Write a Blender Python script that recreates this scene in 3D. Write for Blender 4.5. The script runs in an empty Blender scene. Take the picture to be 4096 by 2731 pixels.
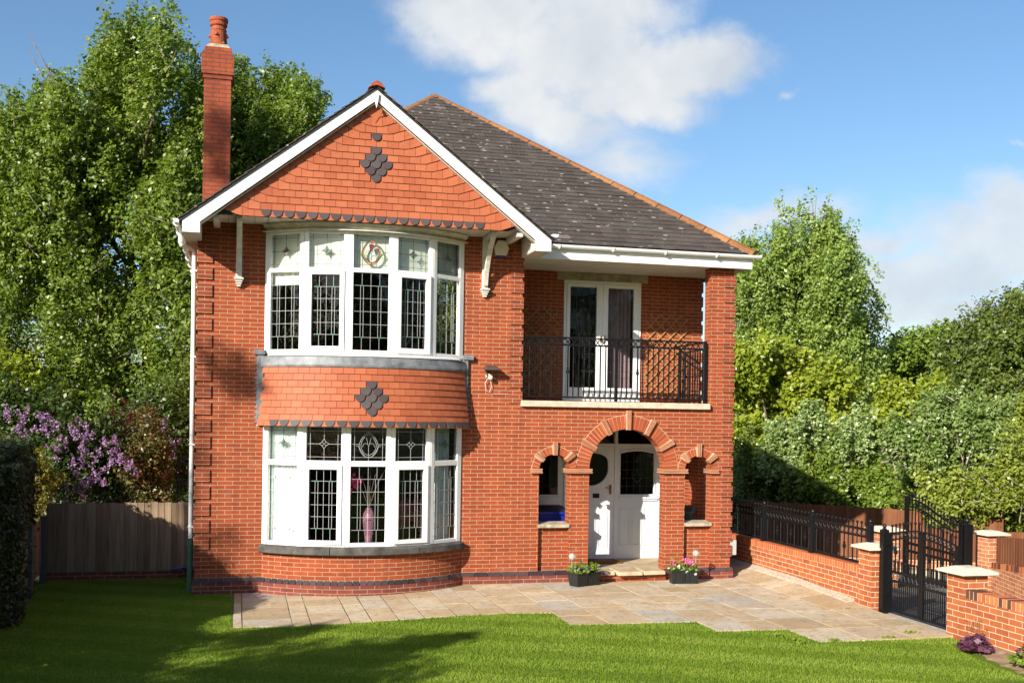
import bpy, bmesh, math, random
import numpy as np
from mathutils import Vector, Matrix
rnd = random.Random(11)
RS = np.random.RandomState(5)
SC = bpy.context.scene
COL = SC.collection
PI = math.pi
rad = math.radians

# ------------------------------------------------------------------ camera
CAM = Vector((0.6547, -16.9887, 2.5730))
YAW, PITCH, ROLL, FPX, SY = -0.24742, -0.004788, 0.015385, 4311.38, 318.43
_cy, _sy = math.cos(YAW), math.sin(YAW)
FW = Vector((-_sy*math.cos(PITCH), _cy*math.cos(PITCH), math.sin(PITCH)))
_r = Vector((_cy, _sy, 0)); _u = _r.cross(FW)
RT = math.cos(ROLL)*_r + math.sin(ROLL)*_u
UP = -math.sin(ROLL)*_r + math.cos(ROLL)*_u
cam = bpy.data.cameras.new('camera'); cam_o = bpy.data.objects.new('camera', cam); COL.objects.link(cam_o)
cam.sensor_width = 36.0; cam.lens = FPX/4096*36.0; cam.shift_y = SY/4096
cam.clip_start = 0.1; cam.clip_end = 2000
mw = Matrix((RT, UP, -FW)).transposed().to_4x4(); mw.translation = CAM
cam_o.matrix_world = mw
SC.camera = cam_o
def ray(u, v):                      # u, v in 2352-wide picture units, unit forward depth
    k = 4096/2352
    return FW + RT*((u*k-2048)/FPX) - UP*((v*k-1365.5-SY)/FPX)
def at(u, v, D): return CAM + ray(u, v)*D
def onx(u, v, x):
    d = ray(u, v); return CAM + d*((x-CAM.x)/d.x)
def ony(u, v, y):
    d = ray(u, v); return CAM + d*((y-CAM.y)/d.y)
SUN = Vector((0.992, 0.9, -0.608)).normalized()      # direction the light travels

# ------------------------------------------------------------------ materials
def nd(nt, typ, props=None, ins=None):
    n = nt.nodes.new(typ)
    for k, v in (props or {}).items(): setattr(n, k, v)
    for k, v in (ins or {}).items():
        s = n.inputs[k]
        if isinstance(v, bpy.types.NodeSocket): nt.links.new(v, s)
        else: s.default_value = v
    return n
def c4(c): return (c[0], c[1], c[2], 1.0)
def newmat(name, rough=0.7, spec=0.3):
    m = bpy.data.materials.new(name); m.use_nodes = True
    nt = m.node_tree; b = nt.nodes['Principled BSDF']
    b.inputs['Roughness'].default_value = rough
    b.inputs['Specular IOR Level'].default_value = spec
    return m, nt, b
def ramp(nt, fac, stops, interp='LINEAR'):
    n = nd(nt, 'ShaderNodeValToRGB', None, {'Fac': fac}); r = n.color_ramp; r.interpolation = interp
    while len(r.elements) < len(stops): r.elements.new(0.5)
    for e, (p, c) in zip(r.elements, stops): e.position = p; e.color = c4(c)
    return n.outputs['Color']
def noise(nt, vec, scale, detail=3, rough=0.55):
    return nd(nt, 'ShaderNodeTexNoise', None, {'Vector': vec, 'Scale': scale, 'Detail': detail, 'Roughness': rough}).outputs['Fac']
def obj(nt): return nd(nt, 'ShaderNodeTexCoord').outputs['Object']
def uvm(nt): return nd(nt, 'ShaderNodeUVMap', {'uv_map': 'UVMap'}).outputs['UV']
def tintn(nt): return nd(nt, 'ShaderNodeAttribute', {'attribute_name': 'tint'}).outputs['Fac']
def mixc(nt, f, a, b, mode='MIX'):
    n = nd(nt, 'ShaderNodeMix', {'data_type': 'RGBA', 'blend_type': mode})
    for k, v in (('Factor', f), ('A', a), ('B', b)):
        i = {'Factor': 0, 'A': 6, 'B': 7}[k]
        if isinstance(v, bpy.types.NodeSocket): nt.links.new(v, n.inputs[i])
        else: n.inputs[i].default_value = v if k == 'Factor' else c4(v)
    return n.outputs[2]
def mth(nt, op, a, b=0.0, clamp=False):
    n = nd(nt, 'ShaderNodeMath', {'operation': op, 'use_clamp': clamp}, {0: a, 1: b}); return n.outputs[0]
def mrange(nt, v, a, b, c=0.0, d=1.0):
    return nd(nt, 'ShaderNodeMapRange', None, {'Value': v, 'From Min': a, 'From Max': b, 'To Min': c, 'To Max': d}).outputs[0]
def bump(nt, b, h, strength=0.3, dist=0.01):
    n = nd(nt, 'ShaderNodeBump', None, {'Height': h, 'Strength': strength, 'Distance': dist})
    nt.links.new(n.outputs[0], b.inputs['Normal'])

def brick_mat(name, c1, c2, cm, bw=.225, bh=.0639, ms=.0042, off=.5, bias=0.0, stain=.25, bumps=.5):
    m, nt, b = newmat(name, .82, .25)
    uv = uvm(nt)
    wob = nd(nt, 'ShaderNodeVectorMath', {'operation': 'SCALE'}, {0: nd(nt, 'ShaderNodeVectorMath', {'operation': 'SUBTRACT'}, {0: nd(nt, 'ShaderNodeTexNoise', None, {'Vector': uv, 'Scale': 9.0, 'Detail': 2}).outputs['Color'], 1: (.5, .5, .5)}).outputs[0], 'Scale': .006})
    vec = nd(nt, 'ShaderNodeVectorMath', {'operation': 'ADD'}, {0: uv, 1: wob.outputs[0]}).outputs[0]
    t = nd(nt, 'ShaderNodeTexBrick', {'offset': off, 'offset_frequency': 2, 'squash': 1.0},
           {'Vector': vec, 'Color1': c4(c1), 'Color2': c4(c2), 'Mortar': c4(cm), 'Scale': 1.0, 'Mortar Size': ms,
            'Mortar Smooth': .25, 'Bias': bias, 'Brick Width': bw, 'Row Height': bh})
    n1 = noise(nt, obj(nt), .9, 5); n2 = noise(nt, uv, 45, 3)
    col = mixc(nt, mrange(nt, n1, .35, .75, 0, stain), t.outputs['Color'], tuple(x*.55 for x in c1), 'MIX')
    col = mixc(nt, .35, col, ramp(nt, n2, [(.3, (.72, .72, .72)), (.7, (1.15, 1.15, 1.15))]), 'MULTIPLY')
    st = noise(nt, nd(nt, 'ShaderNodeMapping', None, {'Vector': obj(nt), 'Scale': (5, 5, .45)}).outputs[0], 1.6, 5, .6)
    col = mixc(nt, .8, col, ramp(nt, st, [(.3, (.80, .79, .78)), (.52, (1, 1, 1)), (.75, (1.12, 1.12, 1.14))]), 'MULTIPLY')
    col = mixc(nt, mrange(nt, noise(nt, obj(nt), 2.3, 6, .7), .60, .78, 0, .22), col, (.42, .30, .24))
    nt.links.new(col, b.inputs['Base Color'])
    h = mth(nt, 'ADD', mth(nt, 'SUBTRACT', 1.0, t.outputs['Fac']), mth(nt, 'MULTIPLY', n2, .3))
    bump(nt, b, h, bumps, .006)
    return m
def plain(name, c, rough=.6, spec=.3, var=.12, scale=6, bumps=0, bscale=60, metal=0, uvw=False):
    m, nt, b = newmat(name, rough, spec)
    v = obj(nt); n1 = noise(nt, v, scale, 4)
    col = mixc(nt, 1.0, c, ramp(nt, n1, [(.25, (1-var,)*3), (.75, (1+var,)*3)]), 'MULTIPLY')
    nt.links.new(col, b.inputs['Base Color']); b.inputs['Metallic'].default_value = metal
    if bumps: bump(nt, b, noise(nt, v, bscale, 4), bumps, .01)
    return m
def tinted(name, stops, rough=.75, spec=.25, grain=40, gamt=.25, bumps=.15, interp='LINEAR', extra=None):
    m, nt, b = newmat(name, rough, spec)
    v = obj(nt); col = ramp(nt, tintn(nt), stops, interp)
    n1 = noise(nt, v, grain, 4); n0 = noise(nt, v, 2.2, 4)
    col = mixc(nt, gamt, col, ramp(nt, n1, [(.3, (.6,)*3), (.7, (1.3,)*3)]), 'MULTIPLY')
    col = mixc(nt, gamt, col, ramp(nt, n0, [(.3, (.65,)*3), (.7, (1.25,)*3)]), 'MULTIPLY')
    if extra: col = extra(nt, v, col)
    nt.links.new(col, b.inputs['Base Color'])
    if bumps: bump(nt, b, n1, bumps, .01)
    return m
def wood_mat(name, stops, vert=True, rough=.8):
    m, nt, b = newmat(name, rough, .15)
    v = obj(nt)
    st = nd(nt, 'ShaderNodeMapping', None, {'Vector': v, 'Scale': (22, 22, 1.2) if vert else (1.2, 22, 22)}).outputs[0]
    n = noise(nt, st, 1.5, 5, .65)
    col = ramp(nt, tintn(nt), stops)
    col = mixc(nt, .8, col, ramp(nt, n, [(.3, (.55,)*3), (.7, (1.3,)*3)]), 'MULTIPLY')
    nt.links.new(col, b.inputs['Base Color']); bump(nt, b, n, .35, .01)
    return m
def leaf_mat(name, stops, trans=.38, rough=.40, spec=.5):
    m, nt, b = newmat(name, rough, spec)
    col = ramp(nt, tintn(nt), stops)
    nt.links.new(col, b.inputs['Base Color'])
    tr = nd(nt, 'ShaderNodeBsdfTranslucent', None, {'Color': mixc(nt, 1.0, col, (1.5, 1.5, .6), 'MULTIPLY')})
    mx = nd(nt, 'ShaderNodeMixShader', None, {0: trans, 1: b.outputs[0], 2: tr.outputs[0]})
    nt.links.new(mx.outputs[0], nt.nodes['Material Output'].inputs['Surface'])
    return m
def glass_mat(name, tint=(.92, .95, .94), rough=0.0, boost=1.0):
    m = bpy.data.materials.new(name); m.use_nodes = True; nt = m.node_tree
    nt.nodes.remove(nt.nodes['Principled BSDF'])
    fr = nd(nt, 'ShaderNodeFresnel', None, {'IOR': 1.5})
    tr = nd(nt, 'ShaderNodeBsdfTransparent', None, {'Color': c4(tint)})
    gl = nd(nt, 'ShaderNodeBsdfGlossy', None, {'Roughness': rough})
    if rough > -1:
        n = nd(nt, 'ShaderNodeBump', None, {'Height': noise(nt, obj(nt), 14 if rough > .01 else 5, 2), 'Strength': .25 if rough > .01 else .10, 'Distance': .02})
        nt.links.new(n.outputs[0], gl.inputs['Normal'])
    mx = nd(nt, 'ShaderNodeMixShader', None, {0: mth(nt, 'MULTIPLY', fr.outputs[0], boost, True), 1: tr.outputs[0], 2: gl.outputs[0]})
    nt.links.new(mx.outputs[0], nt.nodes['Material Output'].inputs['Surface'])
    return m

M = {}
M['brick'] = brick_mat('house_brick', (.318, .066, .0205), (.237, .047, .016), (.46, .325, .205), ms=.0038, stain=.14)
M['brick_plinth'] = brick_mat('plinth_brick', (.25, .06, .035), (.15, .04, .03), (.42, .31, .22), stain=.55)
M['brick_quoin'] = brick_mat('quoin_brick', (.285, .058, .021), (.185, .039, .017), (.44, .31, .20), ms=.0036, stain=.2)
M['brick_chimney'] = brick_mat('chimney_brick', (.36, .078, .031), (.26, .056, .025), (.07, .055, .045), bh=.075, ms=.007, stain=.3)
M['brick_garden'] = brick_mat('garden_brick', (.42, .125, .04), (.31, .08, .03), (.60, .47, .34), bw=.225, bh=.075, ms=.0055, stain=.1)
M['brick_far'] = brick_mat('pale_garden_brick', (.50, .20, .085), (.37, .12, .06), (.66, .52, .38), bw=.225, bh=.075, ms=.0055, stain=.05)
M['soldier'] = tinted('soldier_course', [(0, (.10, .045, .03)), (.3, (.36, .10, .04)), (.6, (.48, .16, .06)), (1, (.50, .33, .17))], interp='CONSTANT')
M['soldier_red'] = tinted('soldier_course_red', [(0, (.36, .085, .03)), (1, (.50, .15, .05))])
M['voussoir'] = tinted('arch_brick', [(0, (.27, .054, .019)), (1, (.35, .078, .025))])
M['terracotta'] = tinted('moulded_terracotta', [(0, (.33, .11, .05)), (1, (.46, .25, .15))], gamt=.5)
M['black_brick'] = tinted('blue_black_brick', [(0, (.028, .022, .025)), (1, (.085, .05, .05))], rough=.45, gamt=.5)
M['mortar'] = plain('mortar', (.50, .36, .24), .9, .1, .2, 8)
M['tile'] = tinted('clay_hanging_tile', [(0, (.33, .085, .036)), (.5, (.375, .104, .045)), (1, (.41, .124, .055))], rough=.6, gamt=.16, bumps=.08)
M['tile_dark'] = tinted('dark_scallop_tile', [(0, (.055, .044, .045)), (1, (.085, .07, .07))], rough=.55, gamt=.2)
def lichen(nt, v, col):
    vv = nd(nt, 'ShaderNodeMapping', None, {'Vector': v, 'Scale': (.62, 1.25, 1.25)}).outputs[0]
    vo = nd(nt, 'ShaderNodeTexVoronoi', {'feature': 'F1'}, {'Vector': vv, 'Scale': 8.5, 'Randomness': 1.0})
    sz = mth(nt, 'MULTIPLY', nd(nt, 'ShaderNodeSeparateColor', None, {0: vo.outputs['Color']}).outputs[0], .24)
    d = mth(nt, 'ADD', vo.outputs['Distance'], mth(nt, 'MULTIPLY', noise(nt, v, 25, 3), .16))
    big = mrange(nt, noise(nt, v, .8, 3), .30, .40)
    sp = mth(nt, 'MULTIPLY', mth(nt, 'LESS_THAN', d, mth(nt, 'ADD', sz, .095)), big)
    vo2 = nd(nt, 'ShaderNodeTexVoronoi', None, {'Vector': vv, 'Scale': 17.0})
    d2 = mth(nt, 'ADD', vo2.outputs['Distance'], mth(nt, 'MULTIPLY', noise(nt, v, 40, 3), .2))
    sp2 = mth(nt, 'MULTIPLY', mth(nt, 'LESS_THAN', d2, .23), big)
    return mixc(nt, mth(nt, 'MAXIMUM', sp, mth(nt, 'MULTIPLY', sp2, .5)), col, (.30, .275, .235))
M['slate'] = tinted('roof_slate', [(0, (.066, .053, .044)), (.35, (.078, .063, .053)), (.6, (.092, .075, .066)), (.85, (.074, .066, .056)), (1, (.17, .135, .128))], rough=.6, extra=lichen, gamt=.35)
M['slate_dark'] = plain('slate_edge', (.03, .028, .028), .7)
M['ridge'] = tinted('ridge_tile', [(0, (.20, .085, .035)), (1, (.28, .13, .05))], gamt=.6, grain=18)
M['ridge_red'] = plain('red_ridge_tile', (.30, .075, .035), .8, .2, .4, 14)
M['white'] = plain('white_plastic', (.80, .80, .78), .4, .45, .055, 4)
M['white_weathered'] = plain('weathered_white_paint', (.58, .55, .47), .7, .3, .25, 9, .3, 30)
M['soffit'] = plain('painted_soffit', (.60, .57, .50), .7, .3, .12, 5)
M['white_wood'] = plain('white_door_paint', (.72, .73, .74), .4, .5, .03, 4)
M['lead'] = plain('sheet_lead', (.17, .18, .19), .5, .4, .5, 7, .4, 9)
M['came'] = plain('lead_came', (.36, .36, .36), .4, .5, .1, 9)
M['came_dark'] = plain('dark_lead_came', (.05, .05, .05), .5, .4, .1, 9)
M['stone_dark'] = plain('blackened_stone', (.085, .08, .072), .85, .2, .55, 7, .4, 25)
M['stone_slab'] = plain('concrete_slab', (.50, .42, .32), .9, .2, .22, 12, .35, 40)
M['stone_sill'] = plain('weathered_sill', (.34, .29, .21), .9, .2, .5, 9, .3, 30)
M['capstone'] = plain('pale_cap_stone', (.60, .54, .42), .85, .2, .15, 7, .2, 40)
def flagx(nt, v, col):
    n = noise(nt, v, 3.3, 5, .65); n2 = noise(nt, v, 11, 4, .6)
    col = mixc(nt, mrange(nt, n, .50, .66, 0, .6), col, (.42, .26, .12))
    col = mixc(nt, mrange(nt, n2, .54, .68, 0, .6), col, (.22, .175, .13))
    return col
M['flag'] = tinted('york_stone_flag', [(0, (.37, .27, .16)), (.25, (.51, .395, .255)), (.5, (.46, .36, .235)), (.75, (.55, .455, .32)), (1, (.42, .39, .33))], rough=.85, spec=.2, grain=25, gamt=.35, bumps=.2, extra=flagx)
M['joint'] = plain('sandy_joint', (.115, .095, .06), .95, .1, .4, 12, .3, 40)
M['haunch'] = plain('rubble_mortar', (.42, .36, .28), .95, .1, .3, 20, .9, 35)
M['step'] = plain('sandstone_step', (.44, .34, .22), .9, .2, .35, 5, .5, 20)
M['glass'] = glass_mat('window_glass')
M['glass_obs'] = glass_mat('textured_glass', (.80, .86, .84), .12, 1.4)
M['glass_globe'] = glass_mat('globe_glass', (.93, .90, .88), .05, 2.0)
_nt = M['glass_globe'].node_tree; _o = _nt.nodes['Material Output'].inputs['Surface']; _s = _o.links[0].from_socket
_d = nd(_nt, 'ShaderNodeBsdfDiffuse', None, {'Color': (.8, .76, .72, 1)})
_nt.links.new(nd(_nt, 'ShaderNodeMixShader', None, {0: mrange(_nt, noise(_nt, obj(_nt), 60, 2), .3, .7, .15, .55), 1: _s, 2: _d.outputs[0]}).outputs[0], _o)
M['green_glass'] = plain('green_stained_glass', (.015, .22, .07), .15, .6, .1)
M['pink_glass'] = plain('mauve_stained_glass', (.25, .13, .18), .15, .6, .1)
M['orange_glass'] = plain('amber_stained_glass', (.48, .23, .10), .2, .6, .15)
M['red_glass'] = plain('ruby_stained_glass', (.20, .03, .06), .2, .6, .1)
M['leafglass'] = plain('leaf_green_stained_glass', (.12, .30, .06), .2, .6, .1)
M['iron'] = plain('black_iron', (.006, .006, .0065), .42, .3, .1)
M['brass'] = plain('brass', (.22, .12, .035), .35, .5, .1, metal=.6)
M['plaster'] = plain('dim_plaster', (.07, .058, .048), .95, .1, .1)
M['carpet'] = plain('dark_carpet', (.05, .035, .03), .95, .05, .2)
M['net'] = plain('net_curtain', (.86, .90, .88), .9, .1, .04)
M['blind'] = plain('cream_blind', (.78, .76, .66), .9, .1, .03)
M['mauve'] = plain('mauve_curtain', (.24, .16, .17), .9, .1, .1)
M['vase'] = tinted('pink_mosaic_vase', [(0, (.20, .07, .115)), (1, (.30, .14, .19))], rough=.25, spec=.6)
M['pinkpetal'] = plain('pink_petal', (.62, .05, .16), .6)
M['soil'] = plain('dry_soil', (.27, .19, .12), .95, .05, .35, 9, .8, 30)
M['plastic_black'] = plain('black_plastic', (.016, .018, .018), .45, .4, .1)
M['plastic_blue'] = plain('blue_bin_plastic', (.01, .03, .28), .4, .4, .15)
M['plastic_grey'] = plain('grey_green_plastic', (.045, .06, .06), .45, .4, .15)
M['cream_plastic'] = plain('cream_plastic', (.62, .57, .46), .5, .4, .05)
M['grey_plastic'] = plain('grey_meter_plastic', (.38, .38, .37), .6, .3, .05)
M['blue_plastic'] = plain('dark_blue_plastic', (.02, .04, .18), .4, .4, .05)
M['green_iron'] = plain('green_painted_iron', (.10, .20, .12), .6, .3, .2, 10)
M['lamp_brown'] = plain('brown_lamp_metal', (.06, .05, .045), .5, .4, .1)
M['steel'] = plain('steel', (.5, .5, .5), .3, .5, .05, metal=.8)
M['coir'] = plain('coir_mat', (.16, .08, .03), .95, .05, .3, 30, .6, 90)
M['fence_grey'] = wood_mat('weathered_fence_wood', [(0, (.19, .13, .08)), (1, (.31, .22, .145))])
M['fence_brown'] = wood_mat('brown_fence_wood', [(0, (.15, .055, .026)), (1, (.21, .085, .04))])
M['trellis'] = wood_mat('trellis_wood', [(0, (.30, .15, .05)), (1, (.40, .21, .08))], False)
M['concrete'] = plain('concrete_post', (.09, .085, .08), .9, .15, .2, 8)
M['tarmac'] = plain('driveway_tarmac', (.16, .145, .13), .95, .15, .25, 14, .5, 60)
M['kerb'] = plain('pale_kerb', (.50, .44, .32), .9, .2, .2)
M['bark'] = plain('grey_brown_bark', (.15, .115, .085), .95, .1, .4, 10, .6, 18)
M['bark_pale'] = plain('pale_bark', (.28, .24, .19), .95, .1, .4, 10, .6, 18)
M['earth'] = plain('ground_cover_earth', (.07, .085, .03), .95, .05, .4, 2)
M['poplar'] = leaf_mat('poplar_leaf', [(0, (.078, .13, .013)), (.6, (.155, .225, .024)), (1, (.31, .37, .11))])
M['sycamore'] = leaf_mat('yellow_green_leaf', [(0, (.15, .20, .014)), (.7, (.29, .35, .03)), (1, (.42, .40, .07))], .35)
M['darkgreen'] = leaf_mat('dark_green_leaf', [(0, (.062, .098, .016)), (1, (.18, .23, .042))])
M['midgreen'] = leaf_mat('mid_green_leaf', [(0, (.09, .15, .015)), (1, (.25, .33, .045))], .35)
M['willow'] = leaf_mat('silver_willow_leaf', [(0, (.13, .20, .04)), (.6, (.27, .36, .12)), (1, (.50, .57, .32))], .3)
M['palegreen'] = leaf_mat('pale_green_leaf', [(0, (.12, .19, .024)), (1, (.32, .41, .10))], .35)
M['olive'] = leaf_mat('olive_scrub_leaf', [(0, (.14, .185, .02)), (1, (.33, .38, .065))], .35)
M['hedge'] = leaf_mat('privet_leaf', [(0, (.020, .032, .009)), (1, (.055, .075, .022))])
M['conifer'] = leaf_mat('golden_conifer_needles', [(0, (.10, .10, .008)), (1, (.26, .22, .015))], .2)
M['lilacleaf'] = leaf_mat('lilac_leaf', [(0, (.030, .060, .010)), (1, (.085, .13, .028))])
M['lilac'] = leaf_mat('lilac_blossom', [(0, (.20, .09, .26)), (1, (.44, .29, .46))], .2, .7, .1)
M['maple'] = leaf_mat('purple_maple_leaf', [(0, (.06, .012, .012)), (1, (.16, .03, .03))], .3)
M['redtip'] = leaf_mat('red_tipped_leaf', [(0, (.06, .075, .015)), (.6, (.12, .12, .03)), (1, (.28, .07, .03))], .3)
M['heuchera'] = leaf_mat('purple_plant_leaf', [(0, (.040, .010, .022)), (.7, (.075, .020, .042)), (1, (.19, .10, .13))], .1)
M['grass'] = leaf_mat('lawn_grass', [(0, (.12, .185, .015)), (.5, (.195, .285, .028)), (1, (.31, .37, .07))], .35, .6, .15)
M['pansy'] = leaf_mat('violet_petal', [(0, (.05, .015, .20)), (1, (.22, .10, .42))], .2, .7, .1)
M['geranium'] = leaf_mat('pink_geranium_petal', [(0, (.62, .10, .36)), (1, (.80, .28, .52))], .2, .7, .1)
M['whitepetal'] = leaf_mat('white_petal', [(0, (.7, .7, .66)), (1, (.85, .85, .8))], .2, .7, .1)
M['bedleaf'] = leaf_mat('bedding_leaf', [(0, (.07, .14, .012)), (1, (.20, .30, .03))], .3)

# lawn ground shader: mown turf with faint stripes
def lawn_mat():
    m, nt, b = newmat('mown_turf', .9, .1)
    v = obj(nt)
    n = noise(nt, v, 1.1, 5); n2 = noise(nt, v, 70, 3)
    col = ramp(nt, n2, [(.3, (.07, .12, .012)), (.7, (.14, .21, .025))])
    col = mixc(nt, mrange(nt, n, .45, .7, 0, .5), col, (.14, .16, .03))
    nt.links.new(col, b.inputs['Base Color']); bump(nt, b, n2, .8, .02)
    return m
M['lawn'] = lawn_mat()

# ------------------------------------------------------------------ mesh builder
ORG = {}
class MB:
    def __init__(s): s.v = []; s.f = []; s.t = []; s.m = []; s.uv = {}
    def add(s, pts, faces, tint=.5, mi=0):
        o = len(s.v); s.v += [tuple(p) for p in pts]
        for f in faces: s.f.append(tuple(o+i for i in f)); s.t.append(tint); s.m.append(mi)
    def quad(s, pts, tint=.5, mi=0, uv=None):
        o = len(s.v); s.v += [tuple(p) for p in pts]; s.f.append(tuple(range(o, o+len(pts)))); s.t.append(tint); s.m.append(mi)
        if uv: s.uv[len(s.f)-1] = uv
    def box(s, x0, x1, y0, y1, z0, z1, tint=.5, mi=0):
        s.hexa([(x0, y0, z0), (x1, y0, z0), (x1, y1, z0), (x0, y1, z0), (x0, y0, z1), (x1, y0, z1), (x1, y1, z1), (x0, y1, z1)], tint, mi)
    def hexa(s, p, tint=.5, mi=0):
        s.add(p, [(0, 3, 2, 1), (4, 5, 6, 7), (0, 1, 5, 4), (1, 2, 6, 5), (2, 3, 7, 6), (3, 0, 4, 7)], tint, mi)
    def obox(s, o, a, b, c, tint=.5, mi=0):
        o, a, b, c = Vector(o), Vector(a), Vector(b), Vector(c)
        s.hexa([o, o+a, o+a+b, o+b, o+c, o+a+c, o+a+b+c, o+b+c], tint, mi)
    def prism(s, poly, ax, a, b, tint=.5, mi=0):
        n = len(poly)
        def P(q, d): return {'y': (q[0], d, q[1]), 'x': (d, q[0], q[1]), 'z': (q[0], q[1], d)}[ax]
        s.add([P(q, a) for q in poly]+[P(q, b) for q in poly],
              [tuple(range(n)), tuple(range(2*n-1, n-1, -1))]+[(i, (i+1) % n, n+(i+1) % n, n+i) for i in range(n)], tint, mi)
    def bar(s, p, q, w, h, up=(0, 0, 1), tint=.5, mi=0):
        p, q = Vector(p), Vector(q); d = (q-p); dn = d.normalized(); up = Vector(up)
        sd = dn.cross(up)
        if sd.length < 1e-4: sd = dn.cross(Vector((1, 0, 0)))
        sd.normalize(); u2 = sd.cross(dn)
        s.obox(p-sd*w/2-u2*h/2, d, sd*w, u2*h, tint, mi)
    def tube(s, pts, r, n=6, tint=.5, mi=0, caps=True):
        pts = [Vector(p) for p in pts]; rs = r if isinstance(r, (list, tuple)) else [r]*len(pts)
        rings = []; prev = None
        for i, p in enumerate(pts):
            d = (pts[min(i+1, len(pts)-1)]-pts[max(i-1, 0)]).normalized()
            if prev is None:
                a = d.cross(Vector((0, 0, 1)));
                if a.length < 1e-3: a = d.cross(Vector((1, 0, 0)))
            else: a = prev-d*prev.dot(d)
            a.normalize(); prev = a; b = d.cross(a)
            rings.append([p+(a*math.cos(2*PI*k/n)+b*math.sin(2*PI*k/n))*rs[i] for k in range(n)])
        fs = []
        for i in range(len(pts)-1):
            for k in range(n): fs.append((i*n+k, i*n+(k+1) % n, (i+1)*n+(k+1) % n, (i+1)*n+k))
        if caps: fs += [tuple(range(n-1, -1, -1)), tuple(range((len(pts)-1)*n, len(pts)*n))]
        s.add([q for rg in rings for q in rg], fs, tint, mi)
    def lathe(s, prof, cx, cy, n=16, tint=.5, mi=0):
        pts = []; fs = []
        for r, z in prof:
            for k in range(n): pts.append((cx+r*math.cos(2*PI*k/n), cy+r*math.sin(2*PI*k/n), z))
        for i in range(len(prof)-1):
            for k in range(n): fs.append((i*n+k, i*n+(k+1) % n, (i+1)*n+(k+1) % n, (i+1)*n+k))
        fs += [tuple(range(n-1, -1, -1)), tuple(range((len(prof)-1)*n, len(prof)*n))]
        s.add(pts, fs, tint, mi)
    def ball(s, c, r, n=8, m=6, tint=.5, mi=0, sq=1.0):
        s.lathe([(max(r*math.sin(PI*i/m), r*.02), c[2]-r*sq*math.cos(PI*i/m)) for i in range(m+1)], c[0], c[1], n, tint, mi)
    def build(s, name, mats, parent=None, smooth=False, bevel=0, label=None, recalc=True):
        if not isinstance(mats, (list, tuple)): mats = [mats]
        off = Vector(ORG.get(parent.name, (0, 0, 0))) if parent else Vector((0, 0, 0))
        me = bpy.data.meshes.new(name)
        me.from_pydata([tuple(Vector(p)-off) for p in s.v], [], s.f)
        for m in mats: me.materials.append(M[m] if isinstance(m, str) else m)
        me.polygons.foreach_set('material_index', s.m)
        a = me.attributes.new('tint', 'FLOAT', 'FACE'); a.data.foreach_set('value', s.t)
        if recalc:
            bm = bmesh.new(); bm.from_mesh(me); bmesh.ops.recalc_face_normals(bm, faces=bm.faces[:]); bm.to_mesh(me); bm.free()
        uvl = me.uv_layers.new(name='UVMap'); vs = me.vertices
        for p in me.polygons:
            n = p.normal; cu = s.uv.get(p.index)
            for j, li in enumerate(p.loop_indices):
                co = vs[me.loops[li].vertex_index].co + off
                if cu:
                    # explicit uv is keyed by vertex order at creation
                    vi = me.loops[li].vertex_index; k = s.f[p.index].index(vi); uvl.data[li].uv = cu[k]
                elif abs(n.z) > .75: uvl.data[li].uv = (co.x, co.y)
                elif abs(n.x) > abs(n.y): uvl.data[li].uv = (co.y+.11, co.z-.045)
                else: uvl.data[li].uv = (co.x, co.z-.045)
        if smooth: me.polygons.foreach_set('use_smooth', [True]*len(me.polygons))
        me.update()
        o = bpy.data.objects.new(name, me); COL.objects.link(o)
        if parent: o.parent = parent; ORG[o.name] = off
        else: ORG[o.name] = Vector((0, 0, 0))
        if bevel:
            b = o.modifiers.new('bevel', 'BEVEL'); b.width = bevel; b.segments = 2; b.limit_method = 'ANGLE'
        if label: o['label'] = label
        return o
def tag(o, label, cat, group=None):
    o['label'] = label; o['category'] = cat
    if group: o['group'] = group
    return o
def struct(o): o['kind'] = 'structure'; return o
def thing(name, loc, label, cat, group=None):
    o = bpy.data.objects.new(name, None); o.empty_display_size = .2; COL.objects.link(o)
    o.location = loc; ORG[o.name] = Vector(loc)
    return tag(o, label, cat, group)
def copy_tree(o, parent=None):
    c = o.copy(); COL.objects.link(c)
    if parent: c.parent = parent
    ORG[c.name] = ORG.get(o.name, Vector((0, 0, 0)))
    for ch in [x for x in bpy.data.objects if x.parent == o]: copy_tree(ch, c)
    return c
def cards(name, P, A, B, tint, mat, parent=None, off=(0, 0, 0), fold=None):
    """many leaf-sized quads: centre P, half length A, half width B"""
    n = len(P); P = P-np.array(off)
    V = np.empty((n, 4, 3)); f = 0 if fold is None else fold
    V[:, 0] = P-A; V[:, 1] = P+B+f; V[:, 2] = P+A; V[:, 3] = P-B+f
    me = bpy.data.meshes.new(name)
    me.vertices.add(n*4); me.vertices.foreach_set('co', V.astype(np.float32).ravel())
    me.loops.add(n*4); me.loops.foreach_set('vertex_index', np.arange(n*4, dtype=np.int32))
    me.polygons.add(n); me.polygons.foreach_set('loop_start', np.arange(0, n*4, 4, dtype=np.int32))
    a = me.attributes.new('tint', 'FLOAT', 'FACE'); a.data.foreach_set('value', tint.astype(np.float32))
    me.materials.append(M[mat]); me.update(calc_edges=True)
    o = bpy.data.objects.new(name, me); COL.objects.link(o)
    if parent: o.parent = parent; ORG[o.name] = Vector(off)
    else: ORG[o.name] = Vector((0, 0, 0))
    return o
def unit(a): return a/np.maximum(np.linalg.norm(a, axis=-1, keepdims=True), 1e-6)
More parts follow.
